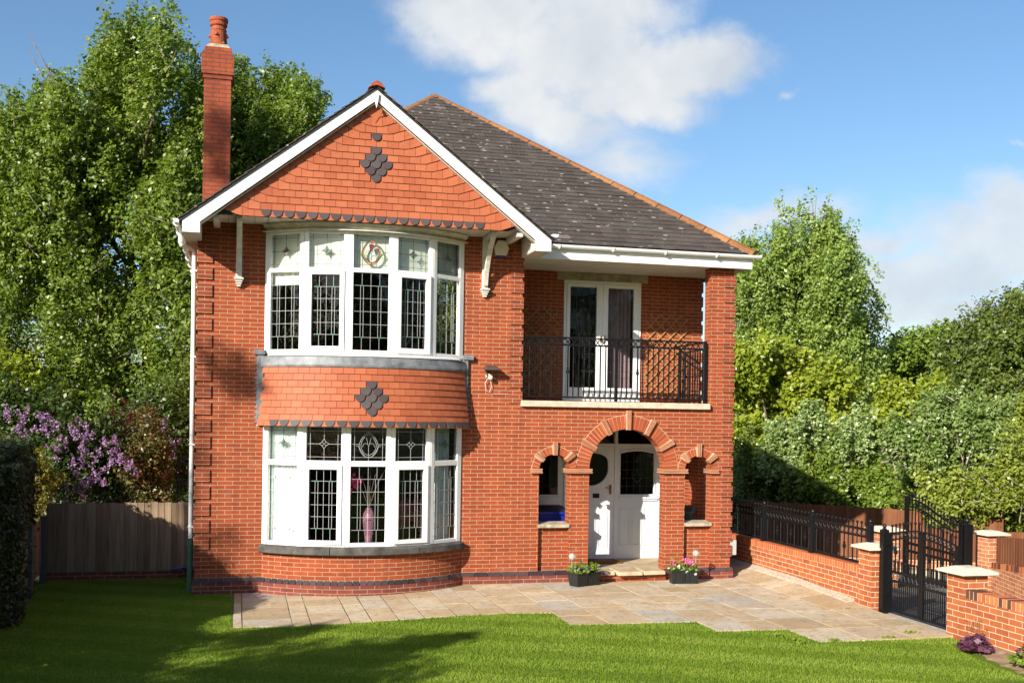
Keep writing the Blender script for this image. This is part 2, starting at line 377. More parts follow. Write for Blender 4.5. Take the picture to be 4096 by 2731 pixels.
def leaf_arrays(pos, size, out=None, droop=0.0, aspect=.62, upb=.5):
    n = len(pos); nrm = RS.normal(size=(n, 3)); nrm[:, 2] += upb
    if out is not None: nrm += out*.9
    nrm -= np.array(SUN)*.55
    nrm = unit(nrm); a = RS.normal(size=(n, 3)); a[:, 2] -= droop
    a = unit(a-nrm*(a*nrm).sum(1)[:, None]); b = np.cross(nrm, a)
    sz = size*(.65+.7*RS.rand(n))[:, None]*.5
    return a*sz, b*sz*aspect, nrm*sz*.18
# ================================================================== THE HOUSE
YW = .02                                   # front wall plane (quoins stand 20 mm proud)
GX = 2.563                                 # gable centre line
BX, BY, BR = 2.56, 1.65, 2.27              # bow centre and radius in plan
CQ = .0639; QQ = 4*CQ
house = thing('brick_house', (4.4, 4.5, -.2), 'red brick house with a tile hung gable above a two storey bow window', 'house')
def H(mb, name, mats, **k): return mb.build(name, mats, house, **k)

# ---- brick walls
w = MB()
w.box(.02, 1.0, YW, .24, -.4, 5.45)
w.box(4.12, 5.095, YW, .24, -.4, 5.45)
w.prism([(.02, 5.452), (5.095, 5.452), (GX, 7.25)], 'y', YW, .24)
w.box(.02, .24, .242, 9, -.4, 5.3)                       # left flank
w.box(.02, 8.845, 8.8, 9.0, -.4, 5.3)                    # back
w.box(8.625, 8.845, 1.572, 8.8, -.4, 5.3)                # right flank
w.box(4.875, 5.095, .242, 1.571, -.4, 5.3)                # wing return beside balcony and porch
# balcony rear wall round the french doors
w.box(5.097, 6.2, 1.35, 1.57, 2.70, 5.145)
w.box(7.65, 8.845, 1.35, 1.57, 2.70, 5.145)
w.box(6.2, 7.65, 1.35, 1.57, 5.0, 5.145); w.box(6.2, 7.65, 1.35, 1.57, 2.6, 2.86)
# porch rear wall each side of the timber screen, right flank of porch
w.box(5.097, 5.33, 1.352, 1.57, -.4, 2.598); w.box(8.12, 8.845, 1.352, 1.57, -.4, 2.598)
w.box(8.625, 8.845, .95, 1.35, -.4, 2.7); w.box(8.625, 8.845, .247, .95, 2.1, 2.7); w.box(8.625, 8.845, .247, .95, -.4, .75)
# arcade wall: columns of quads between opening curves
ARCH = [(5.685, .2625, 1.695), (6.955, .67, 1.715), (8.235, .245, 1.70)]
XA, XB, ZB, ZT = 5.097, 8.845, -.4, 2.728
def ztop(x):
    for c, r, zs in ARCH:
        if abs(x-c) < r-1e-6: return zs+math.sqrt(max(r*r-(x-c)**2, 0))
    return None
xs = {XA, XB}
for c, r, zs in ARCH:
    for i in range(25): xs.add(round(c-r*math.cos(PI*i/24), 5))
xs = sorted(xs); y0, y1 = YW, .245
for a, b in zip(xs, xs[1:]):
    mid = ztop((a+b)/2)
    if mid is None:
        w.box(a, b, y0, y1, ZB, ZT)
    else:
        def zz(x):
            for c, r, zs in ARCH:
                if abs(x-c) <= r+1e-4: return zs+math.sqrt(max(r*r-(x-c)**2, 0))
        za, zb = zz(a), zz(b)
        w.quad([(a, y0, za), (b, y0, zb), (b, y0, ZT), (a, y0, ZT)]); w.quad([(a, y1, za), (b, y1, zb), (b, y1, ZT), (a, y1, ZT)])
        w.quad([(a, y0, za), (b, y0, zb), (b, y1, zb), (a, y1, za)]); w.quad([(a, y0, ZT), (b, y0, ZT), (b, y1, ZT), (a, y1, ZT)])
# recessed panels below the two small openings
w.box(5.4225, 5.9475, .10, .22, -.4, .745); w.box(7.99, 8.48, .10, .22, -.4, .74)
H(w, 'wall', 'brick', recalc=True)
p = MB(); p.box(8.41, 8.845, YW, .245, 2.732, 5.15); H(p, 'corner_pier', 'brick')
# curved brickwork under the lower bow window
b = MB()
def arc_wall(mb, R, z0, z1, t0=-.757, t1=.757, n=30, th=.2, tint=.5):
    for i in range(n):
        a0 = t0+(t1-t0)*i/n; a1 = t0+(t1-t0)*(i+1)/n
        P = lambda a, r, z: (BX+r*math.sin(a), BY-r*math.cos(a), z)
        u0, u1 = R*a0, R*a1
        mb.quad([P(a0, R, z0), P(a1, R, z0), P(a1, R, z1), P(a0, R, z1)], tint, 0, [(u0, z0-.045), (u1, z0-.045), (u1, z1-.045), (u0, z1-.045)])
        mb.quad([P(a0, R, z1), P(a1, R, z1), P(a1, R-th, z1), P(a0, R-th, z1)], tint)
        mb.quad([P(a0, R, z0), P(a1, R, z0), P(a1, R-th, z0), P(a0, R-th, z0)], tint)
        mb.quad([P(a0, R-th, z0), P(a1, R-th, z0), P(a1, R-th, z1), P(a0, R-th, z1)], tint)
arc_wall(b, BR, -.018, .425); H(b, 'bay_wall', 'brick', recalc=False)
b = MB(); arc_wall(b, 2.25, 2.36, 3.46); H(b, 'bay_backing', 'slate_dark', recalc=False)
# plinth
b = MB()
b.box(-.02, 1.03, -.02, .04, -.4, -.026); arc_wall(b, BR+.045, -.4, -.026, -.765, .765)
b.box(4.10, 6.27, -.02, .04, -.4, -.026); b.box(7.63, 8.885, -.03, .24, -.4, -.026); b.box(8.846, 8.885, .24, 9, -.4, -.026)
b.box(-.02, .019, .04, 9, -.4, -.026)
H(b, 'plinth', 'brick_plinth', recalc=False)
# black splayed plinth course, brick by brick
b = MB()
def splay(x, x1, yb, yf, tint):
    b.hexa([(x, yf, -.023), (x1, yf, -.023), (x1, yb+.02, -.023), (x, yb+.02, -.023), (x, yb, .043), (x1, yb, .043), (x1, yb+.02, .043), (x, yb+.02, .043)], tint)
x = .0
while x < .97: splay(x, min(x+.218, 1.0), YW-.004, -.025, rnd.random()); x += .226
H(b, 'plinth_course', 'black_brick'); b = MB()
x = 4.13
while x < 6.2: splay(x, min(x+.218, 6.27), YW-.004, -.025, rnd.random()); x += .226
H(b, 'plinth_course', 'black_brick'); b = MB()
x = 7.64
while x < 8.8: splay(x, min(x+.218, 8.885), YW-.004, -.035, .75+.25*rnd.random()); x += .226
H(b, 'plinth_course', 'black_brick'); b = MB()
for i in range(32):
    a0 = -.757+1.514*i/32; a1 = -.757+1.514*(i+.9)/32
    P = lambda a, r, z: (BX+r*math.sin(a), BY-r*math.cos(a), z)
    r0, r1 = BR+.048, BR+.004
    b.hexa([P(a0, r0, -.023), P(a1, r0, -.023), P(a1, r0-.06, -.023), P(a0, r0-.06, -.023), P(a0, r1, .043), P(a1, r1, .043), P(a1, r1-.03, .043), P(a0, r1-.03, .043)], rnd.random())
H(b, 'plinth_course', 'black_brick')
for xa, xb in ((.0, 1.0), (4.13, 6.27), (7.64, 8.86)):
    b = MB(); b.box(xa, xb, YW-.006, YW+.02, -.03, .04); H(b, 'plinth_joint', 'mortar', recalc=False)
b = MB(); arc_wall(b, BR+.006, -.03, .04); H(b, 'plinth_joint', 'mortar', recalc=False)

# quoins
def quoin(x0, x1, zt, ks, wrap):
    q = MB()
    for k in ks:
        z1 = zt-k*QQ; z0 = z1-3*CQ+.006
        q.box(x0, x1, -.008, YW+.2 if wrap else .23, z0, z1)
    H(q, 'quoin', 'brick_quoin', bevel=.003)
quoin(-.003, .2255, 4.755, range(-2, 18), True)
quoin(4.8915, 5.1148, 4.762, range(-2, 8), True)
quoin(8.649, 8.866, 5.016, range(0, 19), True)
q = MB()
for k in range(0, 9):
    z1 = 5.06-k*QQ; q.box(8.65, 8.866, 1.33, 1.56, z1-3*CQ+.006, z1)
H(q, 'quoin', 'brick_quoin', bevel=.003)

# ---- arches: voussoirs, moulded key blocks, impost bands
v = MB(); mo = MB(); ky = MB()
def wedge(mb, c, zs, a0, a1, r0, r1, ya, yb, tint):
    P = lambda a, r, y: (c+r*math.cos(a), y, zs+r*math.sin(a))
    mb.hexa([P(a0, r0, ya), P(a1, r0, ya), P(a1, r0, yb), P(a0, r0, yb), P(a0, r1, ya), P(a1, r1, ya), P(a1, r1, yb), P(a0, r1, yb)], tint)
for ai, (c, r, zs) in enumerate(ARCH):
    ro = r+(.225 if ai == 1 else .125); nb = 38 if ai == 1 else 17
    for i in range(nb):
        a0 = PI*(i+.06)/nb; a1 = PI*(i+.94)/nb
        wedge(v, c, zs, a0, a1, r-.001, ro, YW-.006, YW+.06, rnd.random())
    for i in range(nb): wedge(mo, c, zs, PI*i/nb, PI*(i+1)/nb, r+.004, ro+.008, YW-.002, YW+.05, .5)
    for deg in ((90, 61, 119, 30, 150) if ai == 1 else (90, 40, 140)):
        a = rad(deg); hw = .046 if ai == 1 else .040; ky = MB()
        for k in range(4):
            f0 = -1+.5*k; f1 = f0+.40
            d = YW-.055+.006*(k % 2)
            P = lambda f, rr, y: (c+rr*math.cos(a)-f*hw*(1 if rr > r+.1 else .82)*math.sin(a), y, zs+rr*math.sin(a)+f*hw*(1 if rr > r+.1 else .82)*math.cos(a))
            ra, rb = r-.018, ro+(.085 if deg == 90 else .04)
            ky.hexa([P(f0, ra, d), P(f1, ra, d), P(f1, ra, .2), P(f0, ra, .2), P(f0, rb, d), P(f1, rb, d), P(f1, rb, YW+.03), P(f0, rb, YW+.03)], rnd.random())
        H(ky, 'keystone', 'terracotta', bevel=.003)
        wedge(mo, c, zs, a-.040/r*.9, a+.040/r*.9, r-.01, ro+.03, YW-.035, YW+.05, .5)
for xa, xb in ((5.275, 5.465), (5.905, 6.325), (7.585, 8.03), (8.44, 8.60)):
    ky = MB()
    for k in range(3):
        e = .012*(1-k % 2)
        ky.box(xa-e*.4, xb+e*.4, YW-.05-e*.5+.004*k, .26, 1.645+k*.026, 1.645+k*.026+.021, rnd.random())
    mo.box(xa+.012, xb-.012, YW-.03, .24, 1.642, 1.718)
    H(ky, 'impost_band', 'terracotta', bevel=.003)
H(v, 'arch', 'voussoir'); H(mo, 'arch_mortar', 'mortar')
for xa, xb in ((5.415, 5.955), (7.985, 8.495)):
    s = MB(); s.hexa([(xa, -.005, .745), (xb, -.005, .745), (xb, .26, .745), (xa, .26, .745), (xa, -.005, .80), (xb, -.005, .80), (xb, .26, .835), (xa, .26, .835)])
    H(s, 'porch_sill', 'stone_sill', bevel=.012)

# ---- balcony slab, floor, lintel, porch ceiling
s = MB(); s.box(5.088, 8.412, -.055, .25, 2.7305, 2.831); H(s, 'balcony_slab', 'stone_slab', bevel=.012)
s = MB(); s.box(5.1, 8.62, .252, 1.348, 2.62, 2.80); H(s, 'balcony_floor', 'stone_slab')
s = MB(); s.box(6.08, 7.78, 1.335, 1.36, 5.0, 5.14); H(s, 'lintel', 'stone_sill')

# ---- bow windows
ANG = [math.asin(d/BR) for d in (-1.56, -.995, -.343, .343, .995, 1.56)]
COR = [Vector((BX+BR*math.sin(a), BY-BR*math.cos(a), 0)) for a in ANG]
def facet(i):
    A, B = COR[i], COR[i+1]; u = (B-A); L = u.length; u.normalize(); n = Vector((u.y, -u.x, 0)); return A, u, n, L
def fbox(mb, F, a, b, z0, z1, o0, o1, tint=.5, mi=0):
    A, u, n, L = F; p = A+u*a+n*o0; mb.obox((p.x, p.y, z0), u*(b-a), n*(o1-o0), (0, 0, z1-z0), tint, mi)
def fp(F, a, z, o): A, u, n, L = F; p = A+u*a+n*o; return Vector((p.x, p.y, z))
def fstrip(mb, F, pts, w, o, th=.004, tint=.5):
    n = F[2]
    for (a0, z0), (a1, z1) in zip(pts, pts[1:]): mb.bar(fp(F, a0, z0, o), fp(F, a1, z1, o), w, th, n, tint)
def fpoly(mb, F, pts, o, tint=.5, mi=0): mb.quad([fp(F, a, z, o) for a, z in pts], tint, mi)
def bow(upper):
    if upper: zb, zt, tl0, tl1, lg0, lg1, sg0, sg1 = 3.47, 5.335, 4.775, 5.285, 3.535, 4.71, 3.585, 4.665
    else: zb, zt, tl0, tl1, lg0, lg1, sg0, sg1 = .552, 2.372, 1.855, 2.36, .612, 1.772, .648, 1.722
    for i in range(5):
        F = facet(i); L = F[3]
        j0 = .075 if i else .10; j1 = .075 if i < 4 else .10
        fr = MB()
        # fixed frame: jambs, head, transom, bottom rail (butted end to end)
        fbox(fr, F, .003, j0, zb, zt, -.07, .0); fbox(fr, F, L-j1, L-.003, zb, zt, -.07, .0)
        fbox(fr, F, j0, L-j1, tl1, zt, -.07, -.002); fbox(fr, F, j0, L-j1, lg1, tl0, -.07, -.002); fbox(fr, F, j0, L-j1, zb, lg0, -.07, -.002)
        win = H(fr, 'window', 'white', bevel=.006)
        a0, a1, z0, z1 = j0, L-j1, lg0, lg1
        if i in (1, 3):                                  # opening casement with a wide sash
            ca = MB(); sw = .072
            e0, e1, y0, y1 = j0-.022, L-j1+.022, zb+.035, lg1+.022
            fbox(ca, F, e0, j0+sw-.02, y0, y1, -.03, .028); fbox(ca, F, L-j1-sw+.02, e1, y0, y1, -.03, .028)
            fbox(ca, F, j0+sw-.02, L-j1-sw+.02, sg1, y1, -.03, .027); fbox(ca, F, j0+sw-.02, L-j1-sw+.02, y0, sg0, -.03, .027)
            ca.build('casement', 'white', win, bevel=.006)
            a0, a1, z0, z1 = j0+sw-.022, L-j1-sw+.022, sg0-.002, sg1+.002
        g = MB(); fpoly(g, F, [(a0-.01, z0-.01), (a1+.01, z0-.01), (a1+.01, z1+.01), (a0-.01, z1+.01)], -.035); g.build('pane', 'glass', win)
        g = MB(); t0, t1, s0, s1 = j0-.01, L-j1+.01, tl0-.01, tl1+.01
        fpoly(g, F, [(t0, s0), (t1, s0), (t1, s1), (t0, s1)], -.035); g.build('pane', 'glass_obs', win)
        # leading of the tall light
        le = MB(); W = a1-a0; Hh = z1-z0; cw = .0055; o = -.028
        for f in (.25, .5, .75):
            if f == .5: fstrip(le, F, [(a0+W*f, z0), (a0+W*f, z1)], cw, o)
            else:
                for d in (-.022, .022):
                    fstrip(le, F, [(a0+W*f+d, z0+Hh*.17), (a0+W*f+d, z1-Hh*.165)], cw, o)
                fstrip(le, F, [(a0+W*f, z1-Hh*.165), (a0+W*f, z1)], cw, o); fstrip(le, F, [(a0+W*f, z0), (a0+W*f, z0+Hh*.17)], cw, o)
        for k in range(1, 6): fstrip(le, F, [(a0, z0+Hh*k/6), (a1, z0+Hh*k/6)], cw, o+.002)
        le.build('leading', 'came', win)
        for f in (.25, .75):
            for zc in (z0+Hh*.165, z1-Hh*.165):
                je = MB(); c = a0+W*f; fpoly(je, F, [(c-.013, zc-.013), (c+.013, zc-.013), (c+.013, zc+.013), (c-.013, zc+.013)], o+.004)
                if i != 2 or upper: je.build('glass_jewel', 'green_glass', win)
        # leading of the top light
        le = MB(); t0 += .01; t1 -= .01; s0 += .01; s1 -= .01; W = t1-t0; Hh = s1-s0; cm = 'came_dark' if (upper or i in (0, 4)) else 'came'
        cx, cz = (t0+t1)/2, (s0+s1)/2; bw = .055
        for a in (t0+bw, t1-bw): fstrip(le, F, [(a, s0), (a, s1)], cw, o)
        for z in (s0+bw, s1-bw): fstrip(le, F, [(t0, z), (t1, z)], cw, o+.002)
        if i != 2:
            R = .078
            star = []
            for q in range(4):
                for k in range(6):
                    f = k/6; a = q*PI/2
                    p0 = (math.cos(a), math.sin(a)); p1 = (math.cos(a+PI/2), math.sin(a+PI/2))
                    bx, bz = p0[0]*(1-f)+p1[0]*f, p0[1]*(1-f)+p1[1]*f; pull = 1-.9*f*(1-f)
                    star.append((cx+bx*R*pull, cz+bz*R*pull))
            fstrip(le, F, star+[star[0]], cw, o+.004)
            for dx, dz in ((1, 0), (-1, 0), (0, 1), (0, -1)):
                e = (t1 if dx > 0 else t0 if dx < 0 else cx, s1 if dz > 0 else s0 if dz < 0 else cz)
                fstrip(le, F, [(cx+dx*R, cz+dz*R), e], cw, o)
            fstrip(le, F, [(cx-R*.4, cz-R*.4), (cx+R*.4, cz+R*.4)], cw*.8, o+.005); fstrip(le, F, [(cx-R*.4, cz+R*.4), (cx+R*.4, cz-R*.4)], cw*.8, o+.005)
            g = MB()
            for q in range(4):
                a = q*PI/2; pts = [(cx, cz), (cx+R*.42*math.cos(a-PI/4), cz+R*.42*math.sin(a-PI/4)), (cx+R*.95*math.cos(a), cz+R*.95*math.sin(a)), (cx+R*.42*math.cos(a+PI/4), cz+R*.42*math.sin(a+PI/4))]
                fpoly(g, F, pts, o-.002, .5, (q % 2) if (i + upper) % 2 else 1-(q % 2))
            if upper or i in (0, 4): g.build('stained_star', ['green_glass', 'pink_glass'], win)
        else:
            # tulip ring motif
            def egg(rx, rz, dz, n=28): return [(cx+rx*math.sin(2*PI*k/n)*(1-.28*max(0, math.cos(2*PI*k/n))), cz+dz+rz*math.cos(2*PI*k/n)) for k in range(n)]
            E1, E2 = egg(.145, .185, -.01), egg(.117, .157, -.004)
            fstrip(le, F, E1+[E1[0]], cw, o+.003); fstrip(le, F, E2+[E2[0]], cw, o+.003)
            for sx in (-1, 1):
                fstrip(le, F, [(cx+sx*.19, cz-.03), (cx+sx*.165, cz-.025), (cx+sx*.14, cz-.05), (cx+sx*.115, cz-.10), (cx+sx*.06, cz-.175)], cw, o+.004)
                lobe = [(cx+sx*(.045+.045*math.cos(t)), cz-.04+.055*math.sin(t)) for t in [PI-k*PI/8 for k in range(9)]]
                fstrip(le, F, lobe, cw*.8, o+.004)
                fstrip(le, F, [(cx+sx*.035, cz+.10), (cx+sx*.012, cz)], cw*.8, o+.004)
            fstrip(le, F, [(cx, s1-bw), (cx, cz+.175)], cw, o); fstrip(le, F, [(cx, cz-.02), (cx, s0)], cw, o)
            for sx in (-1, 1): fstrip(le, F, [(cx+sx*.145, cz), (t1 if sx > 0 else t0, cz)], cw, o)
            if upper:
                g = MB(); n = len(E1)
                for k in range(n): fpoly(g, F, [E1[k], E1[(k+1) % n], E2[(k+1) % n], E2[k]], o-.002, .5, 0)
                fpoly(g, F, [(cx-.04, cz+.105), (cx-.012, cz+.01), (cx+.012, cz+.01), (cx+.04, cz+.105), (cx, cz+.125)], o-.002, .5, 1)
                for sx in (-1, 1): fpoly(g, F, [(cx+sx*.19, cz-.03), (cx+sx*.16, cz-.022), (cx+sx*.135, cz-.05), (cx+sx*.10, cz-.12), (cx+sx*.135, cz-.10), (cx+sx*.165, cz-.055)], o+.001, .5, 2)
                g.build('stained_tulip', ['orange_glass', 'red_glass', 'leafglass'], win)
        le.build('leading', cm, win)
bow(False); bow(True)

# white sill under the upper bow, lead apron, blackened stone sill of the lower bow, cornice over the upper bow
def arc_prof(mb, prof, t0, t1, n=36, tint=None):
    m = len(prof)
    for i in range(n):
        a0 = t0+(t1-t0)*i/n; a1 = t0+(t1-t0)*(i+1)/n; tt = .5 if tint is None else tint()
        P = lambda a, q: (BX+q[0]*math.sin(a), BY-q[0]*math.cos(a), q[1])
        for k in range(m): mb.quad([P(a0, prof[k]), P(a1, prof[k]), P(a1, prof[(k+1) % m]), P(a0, prof[(k+1) % m])], tt)
    for a in (t0, t1): mb.quad([(BX+q[0]*math.sin(a), BY-q[0]*math.cos(a), q[1]) for q in prof])
s = MB(); arc_prof(s, [(2.1, 3.435), (2.335, 3.435), (2.34, 3.452), (2.28, 3.4695), (2.1, 3.4695)], -.70, .70); H(s, 'window_sill', 'white')
s = MB()
for k, (a, b_) in enumerate(((-.745, -.246), (-.241, .345), (.35, .745))): arc_prof(s, [(2.05, .43), (2.355, .43), (2.37, .445), (2.37, .53), (2.34, .55), (2.05, .5505)], a, b_, 12)
H(s, 'stone_sill', 'stone_dark', bevel=.006)
s = MB(); arc_prof(s, [(2.1, 3.27), (2.345, 3.27), (2.35, 3.30), (2.325, 3.42), (2.31, 3.434), (2.1, 3.434)], -.755, .755, 40)
s.box(.85, 1.02, -.06, YW+.005, 3.455, 3.525); s.box(4.11, 4.285, -.06, YW+.005, 3.46, 3.535)
s.box(.905, 1.0, -.035, YW+.004, 2.37, 3.455); s.box(4.11, 4.20, -.035, YW+.004, 2.37, 3.46)
for k in range(14):                                      # stepped soakers up both sides
    z = 2.40+k*.0745
    s.prism([(.925, z), (.925, z+.066), (.845+.02*rnd.random(), z+.012)], 'y', YW-.012, YW+.01); s.prism([(4.18, z), (4.18, z+.066), (4.26-.02*rnd.random(), z+.05)], 'y', YW-.012, YW+.01)
H(s, 'lead_flashing', 'lead', bevel=.004)
s = MB(); arc_prof(s, [(2.2, 5.340), (2.30, 5.340), (2.315, 5.36), (2.35, 5.375), (2.36, 5.40), (2.39, 5.42), (2.39, 5.443), (2.2, 5.443)], -.735, .735, 40)
arc_prof(s, [(2.2, 5.326), (2.355, 5.322), (2.355, 5.334), (2.2, 5.338)], -.75, .75, 40)
H(s, 'cornice', 'white_weathered')

# ---- hanging tiles
def tile(mb, P, s0, s1, z0, z1, tint, mi, scal=False, lift=.020, base=.006):
    """P(s, z, out) -> point on the tiled face; a clay tile with its lower edge lifted"""
    g = .0025
    s0 += g; s1 -= g
    if scal:
        c = (s0+s1)/2; hw = (s1-s0)/2; zc = z0+hw*.92
        out = [(s0, z1), (s0, zc+.012), (s0+.008, zc+.012), (s0+.012, zc)]
        out += [(c-(hw-.012)*math.cos(t), zc-(zc-z0)*math.sin(t)) for t in [PI*k/10 for k in range(1, 10)]]
        out += [(s1-.012, zc), (s1-.008, zc+.012), (s1, zc+.012), (s1, z1)]
    else: out = [(s0, z1), (s0, z0), ((s0+s1)/2, z0-.0005), (s1, z0), (s1, z1)]
    n = len(out); H_ = max(z1-z0, 1e-3)
    fr = [P(a, z, lift*(1-(z-z0)/H_)+base) for a, z in out]; bk = [P(a, z, lift*(1-(z-z0)/H_)+base-.014) for a, z in out]
    mb.add(fr+bk, [tuple(range(n))]+[(i, (i+1) % n, n+(i+1) % n, n+i) for i in range(n)], tint, mi)
def rt(): return min(1, max(0, rnd.gauss(.5, .22)))
# gable
TY = -.775; TG = .1035; TW = .1685
def gbend(x, z):
    half = (7.32-z)/.7786; d = abs(x-GX)-(half-.47)
    return .36*max(0, d)
def PG(s_, z, o): return (s_, TY-o, min(z+gbend(s_, z), 7.33-.77*abs(s_-GX)))
g = MB(); gd = MB(); gr = MB()
dark = {}
def gz(k): return 5.43+k*TG
rows = 18
# diamond rows: bottom tip row 6; widths 1,2,3,2,1 then a single two rows higher
for k, wd in ((6, 1), (7, 2), (8, 3), (9, 2), (10, 1), (12, 1)): dark[k] = wd
for k in range(rows):
    z = gz(k); half = (7.41-z-.09)/.77+.02
    off = 0 if k % 2 == 0 else TW/2
    cxs = [2.585+off+TW*j for j in range(-18, 19)]
    for c in cxs:
        if abs(c-GX) > half-.02: continue
        if k == 0 and abs(c-GX) > 2.26: continue
        wd = dark.get(k); isd = False
        if wd:
            lim = TW*(wd-1)/2+.01
            # keep the diamond on whole tiles of this row
            isd = abs(c-2.585) <= lim
        if isd: tile(gd, PG, c-TW/2, c+TW/2, z-.012, z+TG+.03, rnd.random(), 0, True, .026, .012)
        tile(g, PG, c-TW/2, c+TW/2, z, z+TG+.035, rt(), 0, False, .003 if isd else .02, .0 if isd else .006)
for j in range(-11, 11):                                  # scalloped course above the eaves of the gable
    c = 2.585+TW*(j+.5)
    if .84 < c < 4.33: tile(gr, PG, c-TW/2, c+TW/2, 5.436, 5.436+TG+.03, rnd.random(), 0, True, .03, .014)
g.hexa([PG(GX-.16, 7.08, .02), PG(GX, 6.92, .03), PG(GX+.16, 7.08, .02), PG(GX, 7.25, .0)]+[PG(GX-.16, 7.08, -.01), PG(GX, 6.92, -.01), PG(GX+.16, 7.08, -.01), PG(GX, 7.25, -.01)], .5)
H(g, 'hanging_tiles', 'tile'); H(gd, 'tile_diamond', 'tile_dark'); H(gr, 'scalloped_tiles', 'tile_dark')
g = MB(); g.prism([(.2, 5.43), (4.93, 5.43), (GX, 7.25)], 'y', TY+.012, TY+.03); H(g, 'tile_backing', 'slate_dark')
# skirt of tiles between the bows, bell-cast at the foot
def PBt(s_, z, o):
    R = 2.315+.115*max(0, (3.30-z)/.93)**1.5+o; a = s_/2.30
    return (BX+R*math.sin(a), BY-R*math.cos(a), z)
g = MB(); gd = MB(); gr = MB(); TG2 = .1025; TM = .742*2.30
zr = [2.372+TG2*.9+TG2*k for k in range(8)]
for k in range(-1, 8):
    z = 2.374 if k < 0 else zr[k]-.012; zt = z+TG2+.035 if k < 7 else 3.30
    off = 0 if k % 2 else TW/2
    for j in range(-11, 12):
        c = .018+off+TW*j; s0, s1 = max(c-TW/2, -TM), min(c+TW/2, TM)
        if s1-s0 < .04: continue
        isd = {1: 1, 2: 2, 3: 3, 4: 2, 5: 1}.get(k)
        d = isd is not None and abs(c-.018) <= TW*(isd-1)/2+.01
        if d: tile(gd, PBt, s0, s1, z-.012, zt, rnd.random(), 0, True, .026, .012)
        tile(g, PBt, s0, s1, z, zt, rt(), 0, False, .003 if d else .02, .0 if d else .006)
        if k == -1 and abs(c) < TM-.17: tile(gr, PBt, s0+TW/2, s1+TW/2, z-.004, z+TG2+.035, rnd.random(), 0, True, .03, .014)
H(g, 'hanging_tiles', 'tile'); H(gd, 'tile_diamond', 'tile_dark'); H(gr, 'scalloped_tiles', 'tile_dark')
s = MB(); arc_prof(s, [(2.24, 2.362), (2.428, 2.366), (2.428, 2.373), (2.24, 2.374)], -.755, .755, 30); H(s, 'tile_soffit', 'white_weathered')

# ---- roofs
g = MB()
SL = .7687; SN = math.hypot(1, SL)
AP = Vector((4.378, 4.522, 8.99))
def slates(mb, o, ux, uv_, nrm, xr, n_rows, gauge=.145, wid=.235):
    """courses of individual slates on a plane; xr(d) -> (left, right) limits at distance d up the slope"""
    for k in range(n_rows):
        d = k*gauge; l, r = xr(d+gauge*.4)
        if r-l < .02: continue
        x = l-rnd.random()*wid
        while x < r:
            w_ = wid*(.93+.14*rnd.random()); a, b_ = max(x, l), min(x+w_-.008, r)
            if b_-a > .012:
                jz = rnd.uniform(-.004, .004); h0 = .021+rnd.uniform(-.003, .006)
                P = lambda s_, t, h: o+ux*s_+uv_*t+nrm*h
                l2, r2 = xr(d+gauge*1.25)
                a2, b2 = (max(x, l2), min(x+w_-.005, r2)) if True else (a, b_)
                if b2-a2 < .005: a2, b2 = a, a+.006
                t = rnd.random(); t = .97+.03*rnd.random() if t < (.10 if k > n_rows*.86 else .006) else t*.86
                mb.hexa([P(a, d+jz, h0-.011), P(b_, d+jz, h0-.011), P(b2, d+gauge*1.25, -.004), P(a2, d+gauge*1.25, -.004), P(a, d+jz, h0), P(b_, d+jz, h0), P(b2, d+gauge*1.25, .006), P(a2, d+gauge*1.25, .006)], t)
            x += w_
EZ = 5.375
oM = Vector((-.344, -.215, EZ)); uM = Vector((1, 0, 0)); vM = Vector((0, 1, SL)).normalized(); nM = Vector((0, -SL, 1)).normalized()
LS = (AP.z-EZ)/SL*SN
slates(g, oM, uM, vM, nM, lambda d: (max(d/SN*.999, 5.55 if d < .95 else 3.2 if d < 2.4 else 0), 9.444-d/SN), int(LS/.145)+1)
H(g, 'slate_roof', 'slate')
g = MB()
zf = lambda y: EZ-.012+(y+.215)*SL
apx = AP+Vector((0, 0, -.014))
g.quad([(9.10, -.215, zf(-.215)), apx, (.39, .52, zf(.52)), (5.2, .52, zf(.52)), (5.2, -.215, zf(-.215))])
g.quad([(9.10, -.215, EZ-.012), (9.10, 9.2, EZ-.012), apx]); g.quad([(9.10, 9.2, EZ-.012), (-.344, 9.2, EZ-.012), apx]); g.quad([(-.344, 9.2, EZ-.012), (-.344, .6, EZ-.012), apx])
H(g, 'roof_underlay', 'slate_dark')
# gable roof over the wing
g = MB(); g2 = MB(); th = .035; RZ = 7.435; EX = 2.80; wsl = .7622; wn = math.hypot(1, wsl)
for sx in (-1, 1):
    o = Vector((GX+sx*EX, -.93, RZ-EX*wsl)); uv_ = Vector((-sx, 0, wsl)).normalized(); nr = Vector((sx*wsl, 0, 1)).normalized(); ux = Vector((0, 1, 0))
    slates(g, o, ux, uv_, nr, lambda d: (0, 3.6), int(EX*wn/.145))
    a = Vector((GX+sx*(EX-.01), -.915, RZ-(EX-.01)*wsl-.012)); tp = Vector((GX, -.915, RZ-.012))
    g2.hexa([a+Vector((0, 0, -.03)), tp+Vector((0, 0, -.03)), tp+Vector((0, 3.6, -.03)), a+Vector((0, 3.6, -.03)), a, tp, tp+Vector((0, 3.6, 0)), a+Vector((0, 3.6, 0))])
H(g, 'gable_roof', 'slate'); H(g2, 'roof_underlay', 'slate_dark')
